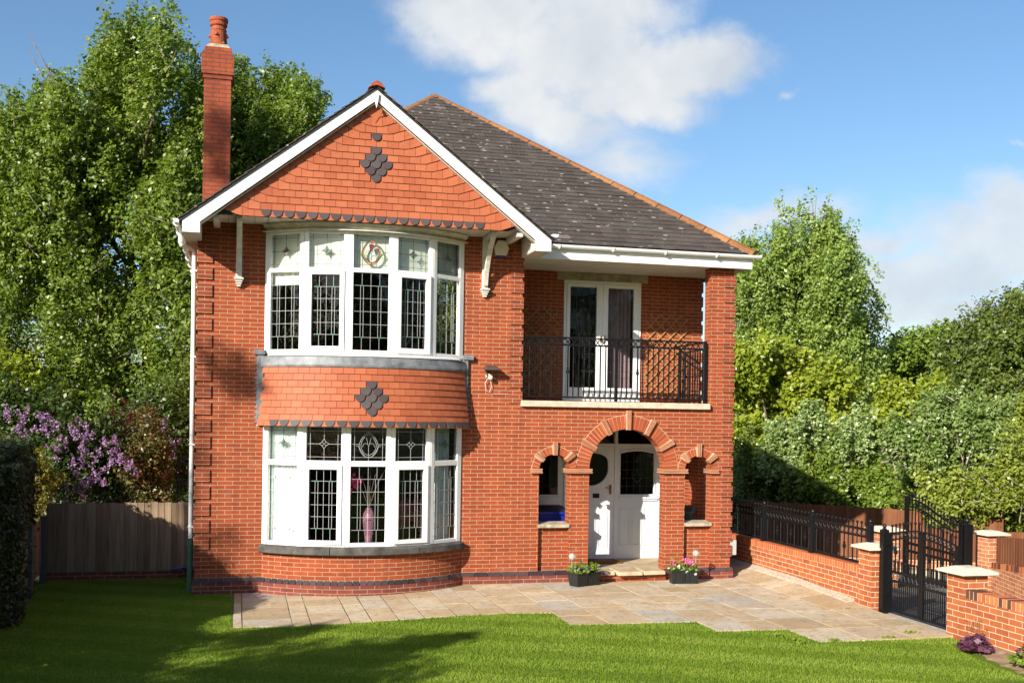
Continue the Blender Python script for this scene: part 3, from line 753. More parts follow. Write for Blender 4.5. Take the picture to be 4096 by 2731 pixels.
# ridge and hip tiles
def ridge_run(p, q, n, mat, r=.115, lift=.03, name='ridge_tiles', drop=.06):
    mb = MB(); p, q = Vector(p), Vector(q); d = (q-p)/n; dn = d.normalized(); sd = dn.cross(Vector((0, 0, 1))).normalized(); up = sd.cross(dn)
    for i in range(n):
        a = p+d*(i+.012); b_ = p+d*(i+.985); pr = [(-r, -drop), (-r*.5, lift*.7), (0, lift+.02), (r*.5, lift*.7), (r, -drop), (0, -drop*.3)]
        j = rnd.uniform(-.004, .004)
        A = [a+sd*x+up*(y+j) for x, y in pr]; B = [b_+sd*x+up*(y+j) for x, y in pr]; m = len(pr)
        mb.add(A+B, [tuple(range(m)), tuple(range(2*m-1, m-1, -1))]+[(k, (k+1) % m, m+(k+1) % m, m+k) for k in range(m)], rnd.random())
    return H(mb, name, mat, bevel=.006)
ridge_run(AP+Vector((0, 0, .005)), (9.115, -.215, EZ+.02), 15, 'ridge')
ridge_run(AP+Vector((0, 0, .004)), AP+Vector((-3.3, -3.311, -2.53)), 10, 'ridge')
ridge_run((GX, -.97, RZ+.03), (GX, 2.7, RZ+.03), 8, 'ridge_red', .125, .03)

# ---- barge boards, eaves boxes, soffits, fascia
def clipb(sx): return lambda x, z: (GX+sx*x, z)
for sx in (-1, 1):
    q = clipb(sx); bb = MB()
    poly = [(0.0, 7.41), (2.743, 5.32), (2.743, 5.13), (2.498, 5.13), (2.498, 5.29), (0.0, 7.235)]
    bb.prism([q(*p_) for p_ in poly], 'y', -.90, -.868)
    H(bb, 'barge_board', 'white', bevel=.004)
    sf = MB()                                             # sloping verge soffit and boxed eaves
    for k in range(16):
        xa, xb = 2.50*k/16, 2.50*(k+.985)/16; za = lambda x: 7.205-.7786*x
        P = [q(xa, za(xa)), q(xb, za(xb)), q(xb, za(xb)+.012), q(xa, za(xa)+.012)]
        sf.prism(P, 'y', -.866, -.76)
    xo, xi = sorted((GX+sx*2.743, GX+sx*2.50))
    sf.box(xo+.004, xi-.004, -.866, 5 if sx < 0 else .6, 5.145, 5.155); sf.box(*( (xo, xo+.012) if sx < 0 else (xi-.012, xi)), -.866, 5 if sx < 0 else -.17, 5.13, 5.31)
    sf.box(*((xi-.012, xi) if sx < 0 else (xo, xo+.012)), -.866, YW, 5.155, 5.44)
    xp = GX+sx*2.28; sf.box(xp-.045, xp+.045, -.74, YW, 5.36, 5.448)
    H(sf, 'verge_soffit', 'soffit', bevel=.003)
s = MB()
for k in range(26):
    x0 = .07+k*.1918; s.box(x0, x0+.187, -.745, YW+.05, 5.449, 5.462)
H(s, 'gable_soffit', 'soffit', bevel=.002)
s = MB(); s.prism([(GX-.034, 7.33), (GX+.034, 7.33), (GX+.02, 7.20), (GX, 7.115), (GX-.02, 7.20)], 'y', -.94, -.90); H(s, 'finial', 'white', bevel=.004)
s = MB(); s.box(5.30, 9.085, -.165, -.14, 5.133, 5.335); s.box(9.06, 9.085, -.14, 9.1, 5.133, 5.335); H(s, 'fascia', 'white', bevel=.003)
s = MB()
for k in range(10):
    y_ = -.138+k*.1488; s.box(5.10, 9.058, y_, y_+.143, 5.147, 5.158)
H(s, 'balcony_soffit', 'soffit', bevel=.002)
# gutters
def gutter(p, q, r=.056):
    mb = MB(); p, q = Vector(p), Vector(q); d = (q-p).normalized(); sd = d.cross(Vector((0, 0, 1))).normalized(); n = 10
    pr = [(-r*math.cos(PI*k/n), -r*math.sin(PI*k/n)) for k in range(n+1)]+[((r-.006)*math.cos(PI*k/n), -(r-.006)*math.sin(PI*k/n)) for k in range(n+1)]
    A = [p+sd*x+Vector((0, 0, z)) for x, z in pr]; B = [q+sd*x+Vector((0, 0, z)) for x, z in pr]; m = len(pr)
    mb.add(A+B, [(k, (k+1) % m, m+(k+1) % m, m+k) for k in range(m)])
    for E in (p, q): mb.quad([E+sd*x+Vector((0, 0, z)) for x, z in pr[:n+1]])
    L = (q-p).length; k = .3
    while k < L:
        c = p+d*k
        mb.tube([c+sd*(r+.004)*math.cos(t)+Vector((0, 0, -(r+.004)*math.sin(t))) for t in [PI*j/8 for j in range(9)]], .016, 5)
        k += .92
    return H(mb, 'gutter', 'white', smooth=False)
gutter((5.33, -.228, 5.352), (9.20, -.228, 5.352)); gutter((-.255, -.90, 5.315), (-.255, 8.9, 5.315)); gutter((5.372, -.915, 5.40), (5.372, -.30, 5.40), .05)
d = MB(); d.tube([(-.255, .13, 5.27), (-.255, .14, 5.13), (-.245, .15, 5.10), (-.085, .29, 5.06), (-.06, .32, 5.02), (-.06, .33, 4.96), (-.06, .33, .57)], .033, 16)
for z in (4.72, 2.05, .78, 3.4): d.box(-.10, .019, .29, .37, z, z+.022)
dp = H(d, 'downpipe', 'white')
d = MB(); d.tube([(-.06, .33, .62), (-.06, .33, -.22)], .042, 12); d.tube([(-.06, .33, .50), (-.06, .33, .61)], .052, 12); d.build('iron_foot', 'green_iron', dp, smooth=False)

# ---- gallows brackets under the gable
for bx in (.612, 4.455):
    k = MB()
    k.box(bx-.045, bx+.045, -.045, YW, 4.60, 5.445); k.box(bx-.04, bx+.04, -.66, -.047, 5.39, 5.447)
    pts = [(-.055, 4.66), (-.12, 4.86), (-.24, 5.06), (-.40, 5.24), (-.62, 5.40)]
    for (ya, za), (yb, zb) in zip(pts, pts[1:]): k.bar((bx, ya, za), (bx, yb, zb), .075, .06, (0, -1, 1))
    for z0, z1, hw, dp_ in ((4.585, 4.615, .072, .10), (4.55, 4.583, .056, .075), (4.515, 4.548, .042, .058), (4.48, 4.513, .030, .04)): k.box(bx-hw, bx+hw, -dp_, YW, z0, z1)
    H(k, 'gable_bracket', 'white_weathered', bevel=.006)

# ---- chimney stack with flaunching and pot
c = MB(); X0, X1, Y0 = -.04, .425, 2.9
c.box(X0, X1, Y0, Y0+.465, 5.0, 8.47); c.box(X0-.02, X1+.02, Y0-.02, Y0+.485, 8.472, 8.545); c.box(X0-.045, X1+.045, Y0-.045, Y0+.51, 8.547, 8.92); c.box(X0, X1, Y0, Y0+.465, 8.922, 9.04)
ch = H(c, 'chimney', 'brick_chimney', bevel=.004)
c = MB(); xm, ym = .1925, 3.13
c.hexa([(X0+.02, Y0+.02, 9.041), (X1-.02, Y0+.02, 9.041), (X1-.02, Y0+.445, 9.041), (X0+.02, Y0+.445, 9.041), (xm-.15, ym-.15, 9.12), (xm+.15, ym-.15, 9.12), (xm+.15, ym+.15, 9.12), (xm-.15, ym+.15, 9.12)])
c.build('flaunching', 'stone_sill', ch)
c = MB(); c.lathe([(.155, 9.08), (.150, 9.20), (.135, 9.38), (.145, 9.40), (.132, 9.415), (.125, 9.46), (.150, 9.48), (.150, 9.545), (.165, 9.56), (.160, 9.615), (.135, 9.62), (.125, 9.5)], xm, ym, 20)
for a in (-100, -10, 80, 170):
    for zz_ in (9.28, 9.13):
        a_ = rad(a+(45 if zz_ < 9.2 else 0)); ca, sa = math.cos(a_), math.sin(a_); r0 = .137
        P = lambda rr, t, z: (xm+rr*ca-t*sa, ym+rr*sa+t*ca, z)
        c.add([P(r0, -.05, zz_), P(r0, .05, zz_), P(r0+.055, 0, zz_+.005), P(r0-.01, 0, zz_+.09)], [(0, 2, 3), (2, 1, 3), (0, 1, 3)], .5, 1)
c.build('chimney_pot', ['ridge_red', 'ridge_red'], ch, smooth=False)

# ---- porch: floor, step, timber screen and front door
s = MB()
s.box(5.12, 8.62, .26, 1.34, -.3, .035, .5, 0)
H(s, 'porch_floor', 'step')
s = MB()
for x0, x1, yf in ((6.29, 6.72, -.16), (6.735, 7.18, -.24), (7.195, 7.60, -.20)):
    s.hexa([(x0, yf, -.035), (x1, yf+.02, -.035), (x1, .27, -.03), (x0, .27, -.03), (x0+.01, yf+.025, .03), (x1-.01, yf+.035, .03), (x1, .27, .045), (x0, .27, .045)], rnd.random())
H(s, 'doorstep', 'step', bevel=.018)
s = MB(); s.box(6.28, 7.63, -.09, .2, -.4, -.037); H(s, 'step_riser', 'brick')
DY = 1.35
sc = MB(); fd = MB()
for x0, x1 in ((5.33, 5.40), (6.235, 6.30), (7.18, 7.235), (8.055, 8.12)): sc.box(x0, x1, DY-.07, DY+.05, .036, 2.60)
for x0, x1 in ((5.40, 6.235), (6.30, 7.18), (7.235, 8.055)):
    sc.box(x0, x1, DY-.068, DY+.05, 2.06, 2.105); sc.box(x0, x1, DY-.068, DY+.05, 2.54, 2.60)
scr = H(sc, 'porch_screen', 'white_wood', bevel=.004)
def sidelight(xa, xb):
    m = MB(); g0, g1, zb, zt = xa+.065, xb-.11, 1.195, 1.93
    n = 10; cur = [(g0+(g1-g0)*k/n, zt+.045*math.sin(PI*k/n)) for k in range(n+1)]
    m.box(xa, g0, DY-.04, DY, .04, 2.06); m.box(g1, xb, DY-.04, DY, .04, 2.06); m.box(g0, g1, DY-.04, DY, .04, zb)
    for (a, za), (b_, zb_) in zip(cur, cur[1:]): m.prism([(a, za), (b_, zb_), (b_, 2.06), (a, 2.06)], 'y', DY-.04, DY)
    m.box(xa+.03, xb-.03, DY-.085, DY-.041, 1.115, 1.15); m.box(xa+.05, xb-.05, DY-.065, DY-.041, 1.08, 1.113)
    for (a, za), (b_, zb_) in zip(cur, cur[1:]): m.bar((a, DY-.05, za+.02), (b_, DY-.05, zb_+.02), .03, .03, (0, -1, 0))
    m.box(g0-.02, g0-.002, DY-.055, DY-.041, zb, zt+.02); m.box(g1+.002, g1+.02, DY-.055, DY-.041, zb, zt+.02)
    W = (g1-g0+.06)/3
    for k in range(3):
        a = g0-.02+W*k; 
        for q in ((a, a+.016, .28, .96), (a+W-.05, a+W-.034, .28, .96), (a+.017, a+W-.051, .28, .296), (a+.017, a+W-.051, .944, .96)): m.box(q[0], q[1], DY-.054, DY-.041, q[2], q[3])
        m.box(a+.03, a+W-.064, DY-.048, DY-.041, .31, .93)
    o_ = m.build('sidelight', 'white_wood', scr, bevel=.003)
    g = MB(); g.quad([(g0-.005, DY-.02, zb-.005), (g1+.005, DY-.02, zb-.005), (g1+.005, DY-.02, zt+.05), (g0-.005, DY-.02, zt+.05)]); g.build('sidelight_pane', 'glass', scr)
    l = MB()
    for f in (.2, .4, .6, .8): l.box(g0+(g1-g0)*f-.003, g0+(g1-g0)*f+.003, DY-.026, DY-.022, zb, zt)
    for f in (.2, .4, .6, .8): l.box(g0, g1, DY-.026, DY-.022, zb+(zt-zb)*f-.003, zb+(zt-zb)*f+.003)
    cx, cz = (g0+g1)/2, zb+.36
    for sx in (-1, 1): l.tube([(cx, DY-.028, cz-.14), (cx+sx*.09, DY-.028, cz-.07), (cx+sx*.10, DY-.028, cz+.03), (cx+sx*.04, DY-.028, cz-.02), (cx, DY-.028, cz+.08)], .007, 4)
    l.build('sidelight_leading', 'came_dark', scr)
sidelight(7.235, 8.055); sidelight(5.40, 6.235)
g = MB()
for x0, x1 in ((5.40, 6.235), (6.30, 7.18), (7.235, 8.055)): g.quad([(x0, DY-.02, 2.10), (x1, DY-.02, 2.10), (x1, DY-.02, 2.545), (x0, DY-.02, 2.545)])
g.build('fanlight_pane', 'glass', scr)
# door leaf with a round-ended light
m = MB(); cx, cz, rx, rz = 6.74, 1.665, .325, .31; x0, x1, z0, z1 = 6.303, 7.177, .045, 2.056
xsd = [x0]+[cx-rx*math.cos(PI*k/20) for k in range(21)]+[x1]
def dlow(x): return cz-rz*math.sqrt(max(0, 1-((x-cx)/rx)**2))
def dtop(x): return cz+.27*max(0, 1-((x-cx)/rx)**2)**.22
for a, b_ in zip(xsd, xsd[1:]):
    if b_ <= cx-rx+1e-6 or a >= cx+rx-1e-6: m.box(a, b_, DY-.055, DY-.01, z0, z1)
    else:
        m.prism([(a, z0), (b_, z0), (b_, dlow(b_)), (a, dlow(a))], 'y', DY-.055, DY-.01); m.prism([(a, dtop(a)), (b_, dtop(b_)), (b_, z1), (a, z1)], 'y', DY-.055, DY-.01)
ring = [(cx+rx*1.04*math.cos(t), cz+rz*1.05*math.sin(t)) for t in [PI*k/24 for k in range(24, 49)]]
for (a, za), (b_, zb_) in zip(ring, ring[1:]): m.bar((a, DY-.058, za), (b_, DY-.058, zb_), .03, .026, (0, -1, 0))
for a, b_ in ((6.42, 6.60), (6.65, 6.83), (6.88, 7.06)):
    for q in ((a, a+.015, .25, 1.02), (b_-.015, b_, .25, 1.02), (a+.016, b_-.016, .25, .265), (a+.016, b_-.016, 1.005, 1.02)): m.box(q[0], q[1], DY-.068, DY-.056, q[2], q[3])
door = H(m, 'front_door', 'white_wood', bevel=.002)
g = MB(); n = 40; g.quad([(cx+rx*1.01*math.cos(2*PI*k/n), DY-.03, cz+rz*1.0*math.sin(2*PI*k/n)) for k in range(n)]); g.build('door_pane', 'glass', door)
l = MB(); l.box(6.78, 6.90, DY-.066, DY-.056, 1.135, 1.215); l.build('letter_plate', 'iron', door)
l = MB(); l.box(7.085, 7.128, DY-.066, DY-.056, 1.20, 1.37); l.tube([(7.106, DY-.066, 1.31), (7.106, DY-.11, 1.31), (7.02, DY-.12, 1.32), (7.00, DY-.12, 1.335)], .009, 6); l.build('door_handle', 'brass', door)

# ---- french doors on the balcony
f = MB()
f.box(6.20, 6.245, DY-.03, DY+.1, 2.86, 5.0); f.box(7.605, 7.65, DY-.03, DY+.1, 2.86, 5.0); f.box(6.245, 7.605, DY-.03, DY+.1, 4.955, 5.0); f.box(6.245, 7.605, DY-.05, DY+.1, 2.86, 2.905)
ff = H(f, 'french_doors', 'white', bevel=.004)
for a, b_, g0, g1 in ((6.248, 6.922, 6.312, 6.806), (6.926, 7.602, 7.022, 7.512)):
    m = MB(); m.box(a, g0, DY-.045, DY+.02, 2.908, 4.952); m.box(g1, b_, DY-.045, DY+.02, 2.908, 4.952); m.box(g0, g1, DY-.045, DY+.02, 2.908, 3.10); m.box(g0, g1, DY-.045, DY+.02, 4.885, 4.952)
    m.build('door_leaf', 'white', ff, bevel=.005)
    g = MB(); g.quad([(g0, DY-.01, 3.09), (g1, DY-.01, 3.09), (g1, DY-.01, 4.89), (g0, DY-.01, 4.89)]); g.build('door_pane', 'glass', ff)
    l = MB()
    for k in range(1, 4): l.box(g0+(g1-g0)*k/4-.003, g0+(g1-g0)*k/4+.003, DY-.018, DY-.012, 3.10, 4.885)
    for k in range(1, 6): l.box(g0, g1, DY-.019, DY-.013, 3.10+1.785*k/6-.003, 3.10+1.785*k/6+.003)
    l.build('door_leading', 'came_dark', ff)
for hx in (6.89, 6.96):
    l = MB(); l.box(hx-.012, hx+.012, DY-.056, DY-.046, 3.90, 4.03); l.tube([(hx, DY-.056, 3.97), (hx, DY-.09, 3.97), (hx+(.09 if hx > 6.92 else -.09), DY-.09, 3.97)], .008, 6); l.build('door_handle', 'brass', ff)

# ---- rooms behind the glass (dim plaster, floors)
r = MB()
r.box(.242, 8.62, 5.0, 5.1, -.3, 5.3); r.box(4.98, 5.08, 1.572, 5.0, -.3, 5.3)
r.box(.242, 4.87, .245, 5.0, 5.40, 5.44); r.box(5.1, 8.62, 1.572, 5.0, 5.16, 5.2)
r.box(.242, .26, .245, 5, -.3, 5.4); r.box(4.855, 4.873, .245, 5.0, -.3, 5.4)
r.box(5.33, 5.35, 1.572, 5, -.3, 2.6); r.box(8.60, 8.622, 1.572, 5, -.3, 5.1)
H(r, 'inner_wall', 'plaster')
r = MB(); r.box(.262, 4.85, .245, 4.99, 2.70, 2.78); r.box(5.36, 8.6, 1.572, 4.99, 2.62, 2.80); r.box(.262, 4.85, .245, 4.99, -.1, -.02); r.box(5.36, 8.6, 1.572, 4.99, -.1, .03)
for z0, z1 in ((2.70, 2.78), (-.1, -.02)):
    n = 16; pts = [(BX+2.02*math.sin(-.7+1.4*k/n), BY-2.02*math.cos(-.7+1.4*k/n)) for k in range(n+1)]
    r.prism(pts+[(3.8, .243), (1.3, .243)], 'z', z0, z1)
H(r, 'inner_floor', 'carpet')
# ================================================================== THINGS ON AND ROUND THE HOUSE
def solo(mb, name, mats, label, cat, group=None, **k):
    return tag(mb.build(name, mats, None, **k), label, cat, group)
# alarm box, security light, meter box
t = thing('alarm_box', (4.72, YW, 5.27), 'cream hexagonal alarm box under the gable eaves beside the bracket', 'alarm box')
m = MB(); m.prism([(4.625, 5.16), (4.80, 5.16), (4.845, 5.27), (4.79, 5.405), (4.66, 5.405), (4.60, 5.29)], 'y', -.055, YW); m.build('cover', 'cream_plastic', t, bevel=.012)
m = MB(); m.box(4.64, 4.78, -.04, YW, 5.125, 5.159); m.build('strobe', 'blue_plastic', t, bevel=.008)
t = thing('security_light', (4.58, YW, 3.25), 'brown floodlight with a white sensor on the brick wall beside the balcony', 'security light')
m = MB(); m.hexa([(4.45, -.21, 3.300), (4.70, -.21, 3.305), (4.71, -.01, 3.32), (4.44, -.01, 3.32), (4.48, -.19, 3.335), (4.68, -.19, 3.34), (4.655, -.01, 3.39), (4.50, -.01, 3.39)]); m.build('lamp_head', 'lamp_brown', t, bevel=.008)
m = MB(); m.tube([(4.50, YW, 3.33), (4.50, -.05, 3.25), (4.52, -.06, 3.2)], .014, 6); m.build('arm', 'lamp_brown', t)
m = MB(); m.ball((4.565, -.06, 3.185), .042, 10, 8); m.box(4.50, 4.56, -.05, YW, 3.19, 3.245); m.build('sensor', 'cream_plastic', t, smooth=False, bevel=.004)
m = MB(); m.tube([(4.53, -.03, 3.18), (4.48, -.03, 3.1), (4.50, -.02, 2.98), (4.56, -.02, 2.95), (4.59, -.02, 3.05), (4.57, -.02, 3.15)], .005, 5); m.tube([(4.56, 0, 2.96), (4.60, .01, 2.925), (4.88, .012, 2.925)], .004, 5); m.build('cable', 'white_weathered', t)
t = thing('meter_box', (8.92, .2, .25), 'small grey meter box low on the side wall by the house corner', 'meter box')
m = MB(); m.box(8.848, 8.97, .02, .26, .245, .50); m.build('case', 'grey_plastic', t, bevel=.01)
m = MB(); m.tube([(8.90, .15, .244), (8.90, .15, -.1), (8.93, .16, -.16)], .02, 6); m.build('pipe', 'iron', t)

# balcony railing
t = thing('balcony_railing', (6.74, .05, 2.83), 'black wrought iron balcony railing on the pale slab above the arch', 'railing')
RY = .05
for x in (5.142, 6.742, 8.342):
    m = MB(); m.box(x-.024, x+.024, RY-.024, RY+.024, 2.832, 3.895); m.build('post', 'iron', t, bevel=.004)
def railbar(a, b, hw): m = MB(); m.bar(a, b, hw, .024); m.build('rail', 'iron', t)
for z, hw in ((3.875, .042), (3.757, .022), (2.90, .03)):
    for a, b in ((5.167, 6.717), (6.767, 8.317)): railbar((a, RY, z), (b, RY, z), hw)
    railbar((8.342, RY+.026, z), (8.342, 1.33, z), hw)
def twist(mb, x, y, z0, z1, r=.0125, turns=9):
    n = 40; pr = []
    for i in range(n+1):
        a = turns*PI*i/n/1.0; z = z0+(z1-z0)*i/n
        pr.append([(x+r*math.cos(a+k*PI/2), y+r*math.sin(a+k*PI/2), z) for k in range(4)])
    fs = [(i*4+k, i*4+(k+1) % 4, i*4+4+(k+1) % 4, i*4+4+k) for i in range(n) for k in range(4)]
    mb.add([q for r_ in pr for q in r_], fs)
def knuckle(mb, x, y, z):
    mb.lathe([(.008, z-.075), (.016, z-.065), (.010, z-.05), (.026, z-.025), (.028, z+.01), (.012, z+.03), (.024, z+.045), (.012, z+.06), (.008, z+.075)], x, y, 8)
def baluster(i, x, y):
    m = MB()
    if i % 2 == 0: twist(m, x, y, 2.915, 3.745)
    else:
        m.box(x-.0095, x+.0095, y-.0095, y+.0095, 2.915, 3.745)
        if i % 4 == 3: knuckle(m, x, y, 3.33)
    m.build('baluster', 'iron', t, recalc=False)
i = 0
for a, b in ((5.166, 6.718), (6.766, 8.318)):
    for k in range(16): baluster(i, a+(b-a)*(k+.75)/16.5, RY); i += 1
for k in range(11): baluster(i, 8.342, .15+.105*k); i += 1
m = MB()
for a, b in ((5.166, 6.718), (6.766, 8.318)):
    for k in range(15):
        cx = a+(b-a)*(k+.5)/15; m.tube([(cx+.044*math.cos(2*PI*j/14), RY, 3.812+.044*math.sin(2*PI*j/14)) for j in range(15)], .009, 5, caps=False)
m.build('ring_frieze', 'iron', t)
# trellis panels
for nm, x0, x1, z0, z1, lab in (('trellis', 5.19, 6.12, 2.93, 4.50, 'brown diamond trellis on the shaded wall left of the white french doors'), ('trellis', 7.74, 8.56, 2.95, 4.46, 'sunlit brown diamond trellis on the wall right of the white french doors')):
    t2 = thing(nm, ((x0+x1)/2, 1.33, z0), lab, 'trellis', 'trellis panels on the balcony wall')
    sp = .2
    for sgn in (1, -1):
        m = MB(); c = -3.0
        while c < 4:
            # line z = z0 + c + sgn*(x-x0)
            pts = []
            xa, xb = x0, x1
            za, zb = z0+c+sgn*0, z0+c+sgn*(x1-x0)
            lo, hi = 0.0, x1-x0
            if sgn > 0: lo = max(lo, -c); hi = min(hi, z1-z0-c)
            else: lo = max(lo, c-(z1-z0)); hi = min(hi, c)
            if hi-lo > .12: m.bar((x0+lo, 1.325 if sgn > 0 else 1.342, z0+c+sgn*lo), (x0+hi, 1.325 if sgn > 0 else 1.342, z0+c+sgn*hi), .022, .014, (0, -1, 0), rnd.random())
            c += sp
        m.build('slats', 'trellis', t2)

# curtains, blinds, vase
def fold_curtain(name, F, a0, a1, z0, z1, o, mat, lab, cat, grp=None, amp=.018, folds=9):
    m = MB(); n = folds*6
    for k in range(n):
        p, q = a0+(a1-a0)*k/n, a0+(a1-a0)*(k+1)/n
        f = lambda j: o+amp*math.sin(2*PI*folds*j/n)+.3*amp*math.sin(2.3*2*PI*folds*j/n+1)
        m.quad([fp(F, p, z0, f(k)), fp(F, q, z0, f(k+1)), fp(F, q, z1, f(k+1)), fp(F, p, z1, f(k))])
    return solo(m, name, mat, lab, cat, grp, smooth=True)
fold_curtain('net_curtain', facet(0), .08, .60, .60, 2.36, -.12, 'net', 'white net curtain behind the leftmost light of the lower bow window', 'curtain', 'net curtains in the bow windows')
fold_curtain('net_curtain', facet(4), .03, .54, .60, 2.36, -.14, 'net', 'white net curtain behind the rightmost light of the lower bow window', 'curtain', 'net curtains in the bow windows')
for i, (zb_, lab) in enumerate(((4.55, 'cream blind pulled lowest, behind the leftmost light of the upper bow window'), (4.735, 'cream blind behind the second light from the left of the upper bow window'), (4.735, 'cream blind behind the tulip glass in the middle of the upper bow window'), (4.735, 'cream blind behind the fourth light from the left of the upper bow window'), (4.56, 'cream blind behind the rightmost light of the upper bow window'))):
    m = MB(); F = facet(i); fbox(m, F, .04, F[3]-.04, zb_, 5.33, -.115, -.108); fbox(m, F, .04, F[3]-.04, zb_-.02, zb_, -.118, -.105)
    solo(m, 'roller_blind', 'blind', lab, 'blind', 'blinds in the upper bow window')
F4 = facet(4); m = MB(); fbox(m, F4, .44, .56, 3.50, 4.56, -.16, -.13); solo(m, 'side_curtain', 'blind', 'narrow cream curtain at the right end of the upper bow window', 'curtain')
m = MB(); n = 40
for k in range(n):
    a, b = 7.02+.5*k/n, 7.02+.5*(k+1)/n; f = lambda j: 1.50+.025*math.sin(j*1.1)
    m.quad([(a, f(k), 2.92), (b, f(k+1), 2.92), (b, f(k+1), 4.93), (a, f(k), 4.93)])
solo(m, 'door_curtain', 'mauve', 'mauve curtain hanging behind the right french door', 'curtain', None, smooth=True)
m = MB()
for k in range(24):
    a, b = 6.50+.26*k/24, 6.50+.26*(k+1)/24; f = lambda j: 1.52+.02*math.sin(j*1.3); zt = lambda j: 4.55-.6*(j/24-.5)**2; zl = lambda j: 3.6+.5*(j/24-.6)**2
    m.quad([(a, f(k), zl(k)), (b, f(k+1), zl(k+1)), (b, f(k+1), zt(k+1)), (a, f(k), zt(k))])
solo(m, 'gathered_curtain', 'plaster', 'dim gathered curtain behind the left french door', 'curtain', None, smooth=True)
vx, vy = 2.60, -.40
t = thing('vase', (vx, vy, .45), 'tall pink mosaic vase standing in the lower bow window', 'vase')
m = MB(); m.box(vx-.2, vx+.2, vy-.15, vy+.2, .44, .455); 
m = MB()
prof = [(.045, .47), (.048, .56), (.072, .75), (.092, .90), (.094, .98), (.082, 1.05), (.05, 1.11), (.042, 1.13), (.038, 1.13)]
for i in range(len(prof)-1):
    n = 14
    for k in range(n):
        a0, a1 = 2*PI*k/n, 2*PI*(k+1)/n; P = lambda a, q: (vx+q[0]*math.cos(a), vy+q[0]*math.sin(a), q[1])
        m.quad([P(a0, prof[i]), P(a1, prof[i]), P(a1, prof[i+1]), P(a0, prof[i+1])], rnd.random())
m.build('vase_body', 'vase', t)
t = thing('dried_flowers', (vx, vy, 1.17), 'pink blooms and dark sprigs standing in the pink vase', 'flowers')
m = MB()
for dx, h in ((-.12, .45), (-.20, .36), (.02, .62), (.10, .5), (.2, .45), (.26, .58)): m.tube([(vx, vy, 1.12), (vx+dx*.5, vy, 1.17+h*.6), (vx+dx, vy+.01, 1.17+h)], .005, 4)
m.build('stems', 'bark', t)
m = MB()
for _ in range(26): m.ball((vx-.23+rnd.gauss(0, .05), vy-.02+rnd.gauss(0, .02), 1.50+rnd.gauss(0, .08)), .022+.016*rnd.random(), 6, 4)
m.build('blooms', 'pinkpetal', t)
m = MB(); m.box(1.6, 3.5, -.30, -.0, .40, .45); solo(m, 'window_shelf', 'plaster', 'dim shelf inside the lower bow window under the vase', 'shelf')

# porch: bins, mat
def bin_(loc, rz, mat, lidmat, lab):
    t = thing('wheelie_bin', loc, lab, 'bin', 'wheeled bins in the porch'); x, y, z = loc
    R = Matrix.Rotation(rz, 3, 'Z'); V = lambda a, b, c: Vector(loc)+R @ Vector((a, b, c))
    m = MB(); m.hexa([V(-.21, -.25, .08), V(.21, -.25, .08), V(.21, .25, .08), V(-.21, .25, .08), V(-.27, -.33, .93), V(.27, -.33, .93), V(.27, .33, .93), V(-.27, .33, .93)])
    m.hexa([V(-.29, -.35, .88), V(.29, -.35, .88), V(.29, .35, .88), V(-.29, .35, .88), V(-.29, -.35, .945), V(.29, -.35, .945), V(.29, .35, .945), V(-.29, .35, .945)])
    m.build('body', mat, t, bevel=.015)
    m = MB(); n = 8
    for k in range(n):
        a, b = -.36+.72*k/n, -.36+.72*(k+1)/n; h = lambda q: .95+.07*math.cos(q/.36*PI/2)
        m.hexa([V(-.30, a, .947), V(.30, a, .947), V(.30, b, .947), V(-.30, b, .947), V(-.29, a, h(a)), V(.29, a, h(a)), V(.29, b, h(b)), V(-.29, b, h(b))])
    m.build('lid', lidmat, t)
    for sx in (-1, 1):
        m = MB(); m.tube([V(sx*.20, .27, .10), V(sx*.26, .27, .10)], .10, 12); m.build('wheel', 'plastic_black', t)
bin_((5.74, .80, .036), rad(8), 'plastic_blue', 'plastic_black', 'blue wheeled bin with a black lid behind the left porch opening')
bin_((8.20, .78, .036), rad(-30), 'plastic_grey', 'plastic_grey', 'grey green wheeled bin behind the brick pillar right of the arch')
m = MB(); m.box(6.36, 7.16, .72, 1.22, .0355, .06); solo(m, 'doormat', 'coir', 'brown coir doormat on the porch floor before the front door', 'doormat', None, bevel=.006)

# planters with flowers and solar lights
def planter(c, ang, L, Wd, lab):
    t = thing('planter', c, lab, 'planter', 'black plastic planters either side of the step')
    R = Matrix.Rotation(ang, 3, 'Z'); V = lambda a, b, z: Vector(c)+R @ Vector((a, b, z))
    m = MB()
    for s_ in (-1, 1):
        xa, xb = (-L/2, -.006) if s_ < 0 else (.006, L/2)
        m.hexa([V(xa*.9, -Wd*.4, 0), V(xb*.9, -Wd*.4, 0), V(xb*.9, Wd*.4, 0), V(xa*.9, Wd*.4, 0), V(xa, -Wd/2, .205), V(xb, -Wd/2, .205), V(xb, Wd/2, .205), V(xa, Wd/2, .205)])
        for f in (.22, .78):
            xm = xa+(xb-xa)*f; m.obox(V(xm-.012, -Wd*.40-.004, .01), R @ Vector((.024, 0, 0)), R @ Vector((0, -.006, 0)), R @ Vector((0, -Wd*.085, .17)))
    m.build('trough', 'plastic_black', t, bevel=.006)
    m = MB(); m.hexa([V(-L/2-.012, -Wd/2-.012, .2055), V(L/2+.012, -Wd/2-.012, .2055), V(L/2+.012, Wd/2+.012, .2055), V(-L/2-.012, Wd/2+.012, .2055), V(-L/2-.012, -Wd/2-.012, .225), V(L/2+.012, -Wd/2-.012, .225), V(L/2+.012, Wd/2+.012, .225), V(-L/2-.012, Wd/2+.012, .225)]); m.build('rim', 'plastic_black', t, bevel=.004)
    return V
